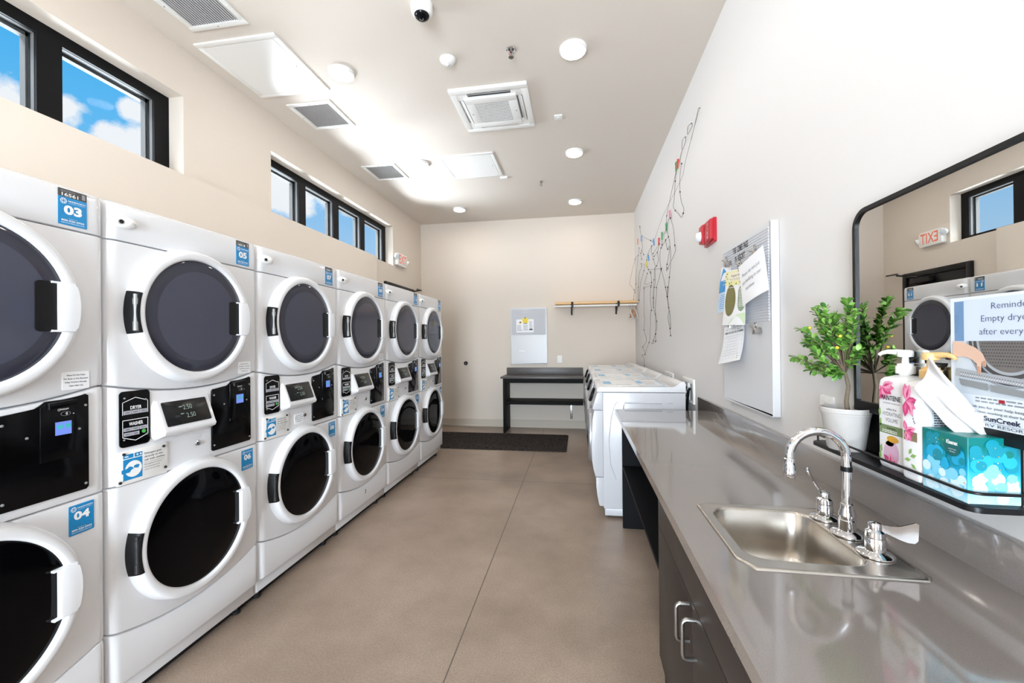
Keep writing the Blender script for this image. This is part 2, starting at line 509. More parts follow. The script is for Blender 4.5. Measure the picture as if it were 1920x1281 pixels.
struct(MB().box(-2.9, 1.1, YF - 0.2, YB + 0.2, -0.12, 0.0, CONCRETE), 'floor')
struct(MB().box(-2.9, 1.1, YF - 0.2, YB + 0.2, ZC, ZC + 0.15, CEIL), 'ceiling')
struct(MB().box(XR, XR + 0.2, YF, YB, 0, ZC, WALL_DAYLIT), 'wall_right')
struct(MB().box(-2.86, 1.1, YB, YB + 0.2, 0, ZC, WALL), 'wall_back')
struct(MB().box(-2.86, -1.62, YF - 0.2, YF, 0, ZC, WALL).box(0.18, 1.1, YF - 0.2, YF, 0, ZC, WALL).box(-1.62, 0.18, YF - 0.2, YF, 2.35, ZC, WALL), 'wall_front')
ed = thing('added_door', None, None, (-0.72, YF, 0), kind='structure')  # unseen glazed door, added to let the rear fill light in
e_ = MB()
for a, b in ((-1.62, -1.55), (-0.755, -0.685), (0.11, 0.18)): e_.box(a, b, YF - 0.12, YF - 0.05, 0, 2.35, BLACK_M, 0.003)
for c, d in ((0.0, 0.09), (2.26, 2.35)):
    for a, b in ((-1.55, -0.755), (-0.685, 0.11)): e_.box(a, b, YF - 0.12, YF - 0.05, c, d, BLACK_M, 0.003)
e_.obj('door_frame', ed)
for a, b in ((-1.55, -0.755), (-0.685, 0.11)): MB().box(a, b, YF - 0.09, YF - 0.08, 0.09, 2.26, GLASS).obj('door_pane', ed, smooth=False)
ZS, ZH = 2.478, 3.03
W1 = (0.02, 2.39); W2 = (3.19, 5.56)
WO = -2.80
wl_ = MB()
wl_.box(WO, XL, YF, YB, 0, ZS, WALL)
wl_.box(WO, XL, YF, YB, ZH, ZC, WALL)
for a, b in ((YF, W1[0]), (W1[1], W2[0]), (W2[1], YB)):
    wl_.box(WO, XL, a, b, ZS, ZH, WALL)
wl_.box(XL, -2.518, YF, 4.94, 0, ZS, WALL)          # furred-out lower wall behind the machines
struct(wl_, 'wall_left')

def window(name, y0, y1):
    root = thing(name, None, None, (-2.73, (y0 + y1) / 2, ZS), kind='structure')
    xo, xi = -2.752, -2.70
    fr = MB()
    fr.box(xo, xi, y0, y1, ZH - 0.066, ZH, FRAME_K)
    fr.box(xo, xi, y0, y1, ZS, ZS + 0.05, FRAME_K)
    fr.box(xo, xi, y0, y0 + 0.075, ZS + 0.05, ZH - 0.066, FRAME_K)
    fr.box(xo, xi, y1 - 0.098, y1, ZS + 0.05, ZH - 0.066, FRAME_K)
    fr.box(-2.735, -2.715, y0 + 0.07, y1 - 0.09, ZH - 0.0675, ZH - 0.060, FRAME_G)      # gasket line
    fr.box(-2.735, -2.715, y1 - 0.0995, y1 - 0.09, ZS + 0.05, ZH - 0.066, FRAME_G)
    fr.obj('window_frame', root, smooth=False)
    n = 4
    ms = [y1 - 0.049 - 0.585 * k for k in range(1, n)]
    edges = [y1 - 0.098] + [None] * 0
    for m_ in ms:
        mu = MB()
        mu.box(xo, xi, m_ - 0.057, m_ + 0.05, ZS + 0.05, ZH - 0.066, FRAME_K)
        mu.box(-2.735, -2.715, m_ - 0.0585, m_ - 0.05, ZS + 0.05, ZH - 0.066, FRAME_G)
        mu.obj('mullion', root, smooth=False)
    bounds = [y1 - 0.098] + ms + [y0 + 0.075]
    for k in range(n):
        hi = bounds[0] if k == 0 else ms[k - 1] - 0.057
        lo = (y0 + 0.075) if k == n - 1 else ms[k] + 0.05
        MB().box(-2.748, -2.742, lo, hi, ZS + 0.05, ZH - 0.066, GLASS).obj('pane', root, smooth=False)
        cap = MB()      # grey outside cap seen through the glass
        cap.box(-2.80, -2.765, hi - 0.004, hi + 0.05, ZS, ZH - 0.05, FRAME_G)
        cap.box(-2.80, -2.765, lo - 0.05, hi + 0.05, ZH - 0.078, ZH - 0.02, FRAME_G)
        cap.obj('outer_cap', root, smooth=False)
    return root
window('window_1', *W1)
window('window_2', *W2)

bb = MB()
bb.box(-2.588, -1.13, YB - 0.014, YB, 0.03, 0.122, TRIM_TAN, 0.003)
bb.box(-2.588, -1.13, YB - 0.024, YB, 0.0, 0.032, TRIM_TAN, 0.006)
bb.box(-1.095, XR, YB - 0.014, YB, 0.0, 0.122, TRIM_TAN, 0.003)
struct(bb, 'baseboard_back')
struct(MB().box(-2.588, -2.574, 4.95, 5.25, 0.0, 0.122, TRIM_TAN, 0.003).box(-2.588, -2.574, 6.27, YB, 0, 0.122, TRIM_TAN, 0.003), 'baseboard_left')

# black exit door on the left wall, behind the last machine
dr = thing('door_1', None, None, (XL, 5.75, 0), kind='structure')
d_ = MB()
d_.box(XL, XL + 0.035, 5.268, 5.33, 0, 2.215, BLACK_M, 0.004)
d_.box(XL, XL + 0.035, 6.176, 6.238, 0, 2.215, BLACK_M, 0.004)
d_.box(XL, XL + 0.035, 5.33, 6.176, 2.15, 2.215, BLACK_M, 0.004)
d_.obj('door_frame', dr)
MB().box(XL, XL + 0.02, 5.33, 6.176, 0.01, 2.15, BLACK_M, 0.003).obj('door_leaf', dr)
cl = MB()
cl.box(XL + 0.02, XL + 0.085, 5.75, 6.05, 2.06, 2.13, BLACK_M, 0.006)
cl.tube([(XL + 0.06, 5.95, 2.135), (XL + 0.16, 6.15, 2.19), (XL + 0.07, 6.27, 2.225), (XL + 0.05, 6.5, 2.235)], 0.011, BLACK_M)
cl.obj('door_closer', dr)

# ================================================================== ceiling fittings
def ceiling_lamp(x, y, label):
    t = thing('ceiling_light', label, 'ceiling light', (x, y, ZC), 'round ceiling lights')
    T = F_CEIL(x, y)
    MB().lathe([(0.092, 0.0), (0.092, 0.014), (0.088, 0.022), (0.082, 0.024)], WHITE_P, T, 40).obj('trim_ring', t)
    MB().lathe([(0.0825, 0.018), (0.080, 0.0255), (0.05, 0.029), (0.001, 0.030)], DIFF, T, 40).obj('diffuser', t)
for x, y, lb in ((-1.69, 2.80, 'round white ceiling light beside the large access panel, nearest the windows'),
                 (-1.70, 4.365, 'round white ceiling light between the farthest vent and the smaller access panel'),
                 (-1.715, 5.945, 'round ceiling light in the far left corner of the ceiling'),
                 (-0.015, 2.84, 'largest round ceiling light in view, right of the sprinkler head'),
                 (-0.02, 4.39, 'round ceiling light in the middle of the right-hand row of three'),
                 (-0.024, 5.92, 'round ceiling light at the far end of the right-hand row, near the far wall')):
    ceiling_lamp(x, y, lb)
for x, y, lb in ((-1.69, 1.25, 'round ceiling light over the near machines, above the frame'), (-0.015, 1.29, 'round ceiling light above the camera on the counter side'),
                 (-1.69, -0.3, 'round ceiling light behind the camera on the machine side'), (-0.015, -0.26, 'round ceiling light behind the camera on the counter side'),
                 (-0.85, -1.7, 'round ceiling light at the near end of the room')):
    ceiling_lamp(x, y, lb)

def vent(x0, x1, y0, y1, label, n=20):
    t = thing('ceiling_vent', label, 'air vent', ((x0 + x1) / 2, (y0 + y1) / 2, ZC), 'square ceiling vents')
    fr = MB(); w = 0.036
    for a, b, c, d in ((x0, x1, y0, y0 + w), (x0, x1, y1 - w, y1), (x0, x0 + w, y0 + w, y1 - w), (x1 - w, x1, y0 + w, y1 - w)):
        fr.box(a, b, c, d, ZC - 0.010, ZC, WHITE_P, 0.002)
    for sx, sy in ((x0 + w / 2, (y0 + y1) / 2), (x1 - w / 2, (y0 + y1) / 2), ((x0 + x1) / 2, y1 - w / 2), ((x0 + x1) / 2, y0 + w / 2)):
        fr.cyl((sx, sy, ZC - 0.010), (sx, sy, ZC - 0.0125), 0.004, GREY_PIN, 8)
    fr.obj('vent_frame', t)
    MB().box(x0 + w, x1 - w, y0 + w, y1 - w, ZC - 0.0025, ZC, VENT_D).obj('vent_backing', t)
    lo, hi = x0 + w, x1 - w
    gr = MB()
    for k in range(n):
        xx = lo + (hi - lo) * (k + 0.5) / n
        gr.box(-0.0060, 0.0060, y0 + w, y1 - w, -0.0012, 0.0012, WHITE_P, T=Matrix.Translation((xx, 0, ZC - 0.007)) @ Matrix.Rotation(0.7, 4, 'Y'))
    gr.obj('vent_slats', t)
vent(-2.382, -1.985, 1.87, 2.27, 'square white slatted vent cut by the top edge of the photo')
vent(-2.370, -1.977, 3.098, 3.50, 'square white slatted vent beside the large access panel')
vent(-2.378, -1.985, 4.31, 4.72, 'farthest square white slatted vent, above the far window')

def access_panel(x0, x1, y0, y1, label):
    t = thing('access_panel', label, 'access panel', ((x0 + x1) / 2, (y0 + y1) / 2, ZC), 'ceiling access panels')
    fr = MB(); w = 0.035
    for a, b, c, d in ((x0, x1, y0, y0 + w), (x0, x1, y1 - w, y1), (x0, x0 + w, y0 + w, y1 - w), (x1 - w, x1, y0 + w, y1 - w)):
        fr.box(a, b, c, d, ZC - 0.012, ZC, WHITE_P, 0.002)
    fr.obj('panel_frame', t)
    p = MB(); p.box(x0 + w + 0.003, x1 - w - 0.003, y0 + w + 0.003, y1 - w - 0.003, ZC - 0.011, ZC, WHITE_P)
    p.cyl((x1 - w - 0.03, (y0 + y1) / 2, ZC - 0.011), (x1 - w - 0.03, (y0 + y1) / 2, ZC - 0.0135), 0.006, GREY_PIN, 10)
    p.obj('panel_door', t)
access_panel(-2.485, -1.892, 2.366, 2.974, 'large flat white access panel beside the near vent')
access_panel(-1.468, -0.860, 4.228, 4.843, 'smaller looking flat white access panel beyond the air conditioner cassette')

def air_conditioner():
    x0, x1, y0, y1 = -0.99, -0.368, 3.125, 3.762
    cx, cy = (x0 + x1) / 2, (y0 + y1) / 2
    t = thing('air_conditioner', 'square white four-way air conditioner cassette with a central grille in the ceiling', 'air conditioner', (cx, cy, ZC))
    fr = MB(); w = 0.052
    z1, z0 = ZC, ZC - 0.028
    for a, b, c, d in ((x0, x1, y0, y0 + w), (x0, x1, y1 - w, y1), (x0, x0 + w, y0 + w, y1 - w), (x1 - w, x1, y0 + w, y1 - w)):
        fr.box(a, b, c, d, z0, z1, WHITE_P, 0.004)
    for sx in (x0 + w, x1 - w - 0.085):           # corner squares between the slots
        for sy in (y0 + w, y1 - w - 0.085):
            fr.box(sx, sx + 0.085, sy, sy + 0.085, z0 + 0.004, z1, WHITE_P)
    fr.obj('outer_frame', t)
    MB().box(x0 + w, x1 - w, y0 + w, y1 - w, ZC - 0.006, ZC, VENT_D).obj('slot_backing', t)
    g = 0.10
    pan = MB()
    ins = 0.17
    a0, a1, b0, b1 = x0 + g, x1 - g, y0 + g, y1 - g
    for a, b, c, d in ((a0, a1, b0, y0 + ins), (a0, a1, y1 - ins, b1), (a0, x0 + ins, y0 + ins, y1 - ins), (x1 - ins, a1, y0 + ins, y1 - ins)):
        pan.box(a, b, c, d, ZC - 0.042, ZC - 0.018, WHITE_P, 0.003)
    for sx in (x0 + 0.125, x1 - 0.125):
        pan.cyl((sx, cy, ZC - 0.042), (sx, cy, ZC - 0.0435), 0.006, GREY_PIN, 10)
    pan.obj('intake_panel', t)
    MB().box(x0 + ins, x1 - ins, y0 + ins, y1 - ins, ZC - 0.034, ZC - 0.02, GRILLE_D).obj('filter', t)
    gr = MB(); n = 24
    for k in range(n + 1):
        xx = x0 + ins + (x1 - x0 - 2 * ins) * k / n
        gr.box(xx - 0.0026, xx + 0.0026, y0 + ins, y1 - ins, ZC - 0.0425, ZC - 0.034, WHITE_P)
    for k in range(14):
        yy = y0 + ins + (y1 - y0 - 2 * ins) * k / 13
        gr.box(x0 + ins, x1 - ins, yy - 0.0016, yy + 0.0016, ZC - 0.041, ZC - 0.036, WHITE_P)
    gr.obj('intake_grille', t)
    for (a, b, c, d) in ((x0 + w + 0.09, x1 - w - 0.09, y0 + w + 0.008, y0 + w + 0.036), (x0 + w + 0.09, x1 - w - 0.09, y1 - w - 0.046, y1 - w - 0.002),
                         (x0 + w + 0.004, x0 + w + 0.040, y0 + w + 0.09, y1 - w - 0.09), (x1 - w - 0.034, x1 - w - 0.006, y0 + w + 0.09, y1 - w - 0.09)):
        long_x = (b - a) > (d - c)
        fl = MB()
        L = (b - a) if long_x else (d - c)
        R = Matrix.Rotation(0.45, 4, 'X' if long_x else 'Y')
        hw = 0.018
        if long_x: fl.box(-L / 2, L / 2, -hw, hw, -0.0025, 0.0025, WHITE_P if c > cy else GREY_PIN, 0.002, T=Matrix.Translation(((a + b) / 2, (c + d) / 2, ZC - 0.022)) @ R)
        else: fl.box(-hw, hw, -L / 2, L / 2, -0.0025, 0.0025, WHITE_P, 0.002, T=Matrix.Translation(((a + b) / 2, (c + d) / 2, ZC - 0.022)) @ R)
        fl.obj('louver', t)
air_conditioner()

def dome_camera(x, y):
    t = thing('security_camera', 'white dome security camera with a black lens at the top edge of the photo', 'security camera', (x, y, ZC))
    T = F_CEIL(x, y)
    MB().lathe([(0.062, 0), (0.064, 0.02), (0.062, 0.045), (0.056, 0.062), (0.048, 0.069), (0.043, 0.069)], WHITE_P, T, 36).obj('housing', t)
    MB().lathe([(0.044, 0.066), (0.040, 0.078), (0.027, 0.089), (0.009, 0.094), (0.0005, 0.0945)], BLACK_G, T, 32).obj('lens_dome', t)
    dd = V((0.0, -0.45, -1)).normalized()
    c = V((x, y, ZC - 0.075))
    MB().cyl(c + dd * 0.006, c + dd * 0.0195, 0.012, GREY_PIN, 20).cyl(c + dd * 0.0195, c + dd * 0.021, 0.008, BLACK_G, 18).obj('lens', t)
dome_camera(-0.885, 2.315)
sm = thing('motion_sensor', 'small white domed sensor between the security camera and the air conditioner', 'sensor', (-0.883, 2.80, ZC))
T = F_CEIL(-0.883, 2.80)
MB().lathe([(0.055, 0), (0.0555, 0.006), (0.050, 0.018), (0.036, 0.032), (0.020, 0.038), (0.018, 0.038)], WHITE_P, T, 36).obj('sensor_body', sm)
MB().lathe([(0.018, 0.037), (0.015, 0.043), (0.008, 0.047), (0.0005, 0.048)], mat('frosted_lens', rgb(214, 212, 208), 0.4), T, 24).obj('sensor_lens', sm)
def sprinkler(x, y, label):
    t = thing('sprinkler_head', label, 'sprinkler', (x, y, ZC), 'ceiling sprinkler heads')
    T = F_CEIL(x, y)
    MB().lathe([(0.034, 0), (0.033, 0.006), (0.026, 0.009), (0.02, 0.004), (0.012, 0.004)], CHROME, T, 28).obj('escutcheon', t)
    b = MB().lathe([(0.010, 0), (0.010, 0.022), (0.006, 0.024)], SATIN, T, 14)
    for s_ in (-1, 1):
        b.tube([(x + s_ * 0.009, y, ZC - 0.02), (x + s_ * 0.015, y, ZC - 0.034), (x + s_ * 0.006, y, ZC - 0.05), (x, y, ZC - 0.054)], 0.0026, SATIN, 6)
    b.cyl((x, y, ZC - 0.022), (x, y, ZC - 0.05), 0.0022, RED, 8)
    b.obj('sprinkler_body', t)
    MB().lathe([(0.0005, 0.054), (0.018, 0.055), (0.018, 0.057), (0.0005, 0.057)], SATIN, T, 14).obj('deflector', t)
sprinkler(-0.43, 2.775, 'chrome sprinkler head in front of the air conditioner cassette')
sprinkler(-0.435, 5.12, 'chrome sprinkler head beyond the far access panel')
s_ = MB(); s_.prism(rrect(-0.035, 0.035, -0.035, 0.035, 0.004), 0, 0.009, WHITE_P, F_CEIL(-0.154, 3.68), 0.003).lathe([(0.012, 0.009), (0.011, 0.011), (0.0005, 0.0115)], INK_W, F_CEIL(-0.154, 3.68), 18)
tag(s_.obj('ceiling_sensor'), 'tiny square white plate on the ceiling right of the air conditioner', 'sensor')
s_ = MB(); s_.prism(rrect(-0.045, 0.045, -0.02, 0.02, 0.004), 0, 0.018, WHITE_P, F_CEIL(-0.862, 4.905), 0.003)
tag(s_.obj('wireless_sensor'), 'tiny white oblong box at the corner of the far access panel', 'sensor')

# ================================================================== exit sign on the left wall
def exit_sign():
    yc, zc = 5.775, 2.585
    t = thing('exit_sign', 'white exit sign with red letters and two lamp heads beside the far window', 'exit sign', (XL, yc, zc - 0.09))
    T = F_LEFT(XL, yc, zc)
    MB().prism(rrect(-0.165, 0.165, -0.09, 0.09, 0.02), 0.0, 0.05, WHITE_P, T, 0.008).obj('housing', t)
    MB().text('EXIT', T, 0.012, 0.0, 0.125, EXIT_R, 0.012, 0.0508, width=0.255).obj('lettering', t, smooth=False)
    for s_ in (-1, 1):
        h = MB()
        c = V((XL + 0.03, yc + s_ * 0.185, zc + (0.035 if s_ < 0 else 0.0)))
        d = V((0.75, s_ * 0.35, -0.35)).normalized()
        u = d.orthogonal().normalized()
        h.lathe([(0.012, -0.02), (0.032, 0.0), (0.036, 0.03), (0.034, 0.034)], WHITE_P, frame(c, u, d.cross(u), d), 22, True)
        h.cyl((XL + 0.025, yc + s_ * 0.15, zc + (0.03 if s_ < 0 else 0)), c, 0.012, WHITE_P, 10)
        hh = h.obj('lamp_head', t)
        MB().lathe([(0.034, 0.033), (0.02, 0.036), (0.0005, 0.037)], LENS_W, frame(c, u, d.cross(u), d), 22).obj('lamp_lens', hh)
exit_sign()

# ================================================================== stacked washer and dryer
FX, HW = 0.375, 0.357           # front plane (local x) and half width
DY, DZ1, DZ2, DR = -0.021, 1.491, 0.592, 0.285
def sx_(y):
    x = FX + 0.006 * (1 - (y / HW) ** 2)
    d, r = HW - abs(y), 0.03
    if d < r: x -= r - math.sqrt(max(0.0, r * r - (r - d) ** 2))
    return x
def arc_low(base, dip):
    """a seam that runs level at the sides and dips under the round door"""
    return lambda y: base - dip * max(0.0, 1 - ((y - DY) / 0.345) ** 2)

def front_panel(mb, zt, zb, m, back=0.045, rt=0.009, rb=0.009):
    ys = [-HW, -HW, -HW + .002, -HW + .006, -HW + .012, -HW + .02, -HW + .03] + [(-0.32 + 0.64 * k / 26) for k in range(27)] + \
         [HW - .03, HW - .02, HW - .012, HW - .006, HW - .002, HW, HW]
    cols = []
    for i, y in enumerate(ys):
        t, b = zt(y), zb(y)
        x = sx_(y)
        if i in (0, len(ys) - 1): x = FX - back
        xb = FX - back
        cols.append([(xb, y, t), (max(xb, x - rt), y, t), (max(xb, x - 0.3 * rt), y, t - 0.3 * rt), (x, y, t - rt), (x, y, b + rb),
                     (max(xb, x - 0.3 * rb), y, b + 0.3 * rb), (max(xb, x - rb), y, b), (xb, y, b)])
    n = len(cols[0])
    vs_ = [p for c in cols for p in c]
    fs_ = [(i * n + j, i * n + j + 1, (i + 1) * n + j + 1, (i + 1) * n + j) for i in range(len(cols) - 1) for j in range(n - 1)]
    return mb.add(vs_, fs_, m)

def SF(y, z, eps=0.0008):
    """frame lying on the machine's front at local (y, z)"""
    dx = (sx_(y + 0.004) - sx_(y - 0.004)) / 0.008
    return frame((sx_(y) + eps, y, z), (dx, 1, 0), (0, 0, 1))

SCREW = lambda mb, T, x, y, r=0.0042, w=0.0: mb.lathe([(r, w), (r * 0.9, w + 0.0022), (r * 0.4, w + 0.003), (0.0004, w + 0.003)], GREY_PIN, T @ Matrix.Translation((x, y, 0)), 10)

def round_door(root, zc, dryer):
    T = frame((FX, DY, zc), (0, 1, 0), (0, 0, 1))
    pre = 'dryer_door' if dryer else 'washer_door'
    ring = MB().lathe([(DR, 0.000), (0.2838, 0.010), (0.2780, 0.030), (0.2735, 0.040), (0.2680, 0.0450), (0.2600, 0.0468), (0.2475, 0.0470), (0.2420, 0.0455), (0.2385, 0.041), (0.2370, 0.033)], WHITE, T, 96)
    d = ring.obj(pre, root, sharp=50)
    gl = MB()
    if dryer:
        gl.lathe([(0.2375, 0.034), (0.231, 0.0375), (0.204, 0.040), (0.190, 0.0405)], DOOR_GLASS, T, 72)
        gl.lathe([(0.190, 0.0405), (0.12, 0.042), (0.06, 0.0427), (0.0005, 0.043)], DOOR_GLASS_IN, T, 72)
    else:
        gl.lathe([(0.2375, 0.034), (0.231, 0.0365), (0.15, 0.0385), (0.06, 0.0395), (0.0005, 0.040)], BLACK_GLASS, T, 72)
    g = gl.obj('door_glass', d)
    if not dryer: g['label'] = 'opaque black glass'
    h = MB()
    if dryer:      # dark finger recess left of the tab
        h.prism(rrect(0.152, 0.222, -0.078, 0.078, 0.012), 0.034, 0.0445, BLACK_P, T)
    R = 0.2635
    poly = [(0.206, -0.078)]
    for k in range(13):
        zz = -0.078 + 0.156 * k / 12
        poly.append((math.sqrt(R * R - zz * zz), zz))
    poly.append((0.206, 0.078))
    h.prism(poly, 0.012, 0.055, WHITE, T, 0.005)
    for zz in (-0.079, 0.073):
        h.prism([(0.190, zz), (0.250, zz), (0.250, zz + 0.006), (0.190, zz + 0.006)], 0.02, 0.052, WHITE, T, 0.002)
    h.obj('door_handle', d)
    hg = MB()
    prof = [(0.2862, 0.0), (0.2850, 0.010), (0.2792, 0.0302), (0.2750, 0.0405), (0.2690, 0.0462), (0.2620, 0.0478), (0.2610, 0.040)]
    angs = [math.radians(180 - 16.3 + 32.6 * k / 14) for k in range(15)]
    hg.add([T @ V((r * math.cos(a), r * math.sin(a), h_)) for a in angs for r, h_ in prof],
           [(i * 7 + j, i * 7 + j + 1, i * 7 + 8 + j, i * 7 + 7 + j) for i in range(14) for j in range(6)], BLACK_P)
    hg.obj('hinge', d)
    yk, xk = DY - 0.2700, FX + 0.0365
    pm = GREY_PIN if dryer else DARK_PIN
    pin = MB()
    for a, b, r in ((-0.068, -0.034, 0.0085), (-0.034, 0.030, 0.0068), (0.030, 0.052, 0.0088), (0.052, 0.068, 0.007)):
        pin.cyl((xk, yk, zc + a), (xk, yk, zc + b), r, pm, 14)
    pin.obj('hinge_pin', d)
    return d

def number_tag(root, number, y, z, w, h, asset=None):
    T = SF(y, z, 0.0012)
    band = 0.026 if asset else 0.0
    p = MB()
    p.prism(rrect(-w / 2, w / 2, -h / 2, h / 2 - band, 0.003 if not asset else 0.0015), -0.001, 0.0006, BLUE, T)
    if asset: p.prism(rrect(-w / 2, w / 2, h / 2 - band, h / 2, 0.002), -0.001, 0.0006, GREYBAND, T)
    o = p.obj('dryer_number_tag' if asset else 'washer_number_tag', root, smooth=False)
    o['label'] = 'blue number tag reading ' + number
    L = MB(); w0 = 0.0012
    top = h / 2 - band
    s = w / 0.082
    if asset:
        L.text(asset, T, -0.008 * s, h / 2 - 0.0185, 0.0105, INK_W, 0.016, w0, width=0.047)
        L.bars(T, -0.034 * s, 0.018 * s, h / 2 - 0.010, h / 2 - 0.004, 2, INK_G, w0, 3)
        L.quad(T, 0.026, 0.036, h / 2 - 0.021, h / 2 - 0.004, INK_G, w0)
    # round emblem of interlaced loops and the laundry company's name
    cx, cy, R = -0.0265 * s, top - 0.0135, 0.0092 * s
    for r0, r1 in ((0.82, 1.0), (0.38, 0.5)):
        n = 22
        vs_ = [(cx + R * r * math.cos(2 * PI * k / n), cy + R * r * math.sin(2 * PI * k / n), w0) for r in (r0, r1) for k in range(n)]
        L.add(vs_, [(k, (k + 1) % n, n + (k + 1) % n, n + k) for k in range(n)], INK_W, T)
    for k in range(6):
        a = PI * k / 3; c, s2 = math.cos(a), math.sin(a)
        L.flat([(cx + R * (0.42 * c - 0.09 * s2), cy + R * (0.42 * s2 + 0.09 * c)), (cx + R * (0.42 * c + 0.09 * s2), cy + R * (0.42 * s2 - 0.09 * c)),
                (cx + R * (0.9 * c + 0.09 * s2), cy + R * (0.9 * s2 - 0.09 * c)), (cx + R * (0.9 * c - 0.09 * s2), cy + R * (0.9 * s2 + 0.09 * c))], INK_W, T, w0)
    L.text('HAINSWORTH', T, 0.0115 * s, top - 0.0115, 0.0042 * s, INK_W, 0.03, w0, width=0.050 * s)
    L.text('LAUNDRY COMPANY', T, 0.0115 * s, top - 0.0175, 0.0020 * s, INK_W, 0.0, w0, width=0.048 * s)
    L.text(number, T, 0.0, top - 0.0425 * s, 0.0270 * s, INK_W, 0.045, w0, width=0.052 * s)
    L.text('For Service or Info:', T, 0, -h / 2 + 0.0215, 0.0022, INK_W, 0.0, w0)
    L.text('800-526-0955', T, 0, -h / 2 + 0.0148, 0.0052, INK_W, 0.03, w0, width=0.066 * s)
    L.text('hainsworthlaundry.com', T, 0, -h / 2 + 0.0075, 0.0033, INK_W, 0.015, w0, width=0.066 * s)
    L.obj('lettering', o, smooth=False)

def notice(root, y, z):
    T = SF(y, z, 0.001)
    o = MB().prism(rrect(-0.039, 0.039, -0.029, 0.029, 0.004), -0.001, 0.0006, PAPER, T).obj('notice_sticker', root, smooth=False)
    L = MB()
    for k, s in enumerate(('Please Do Not Wash', 'Pet Beds or Pet Blankets', 'Keep Washers Partially', 'Open after Use')):
        L.text(s, T, 0, 0.018 - 0.0115 * k, 0.0046, INK_K, 0.012, 0.001, width=0.0029 * len(s))
    L.obj('lettering', o, smooth=False)

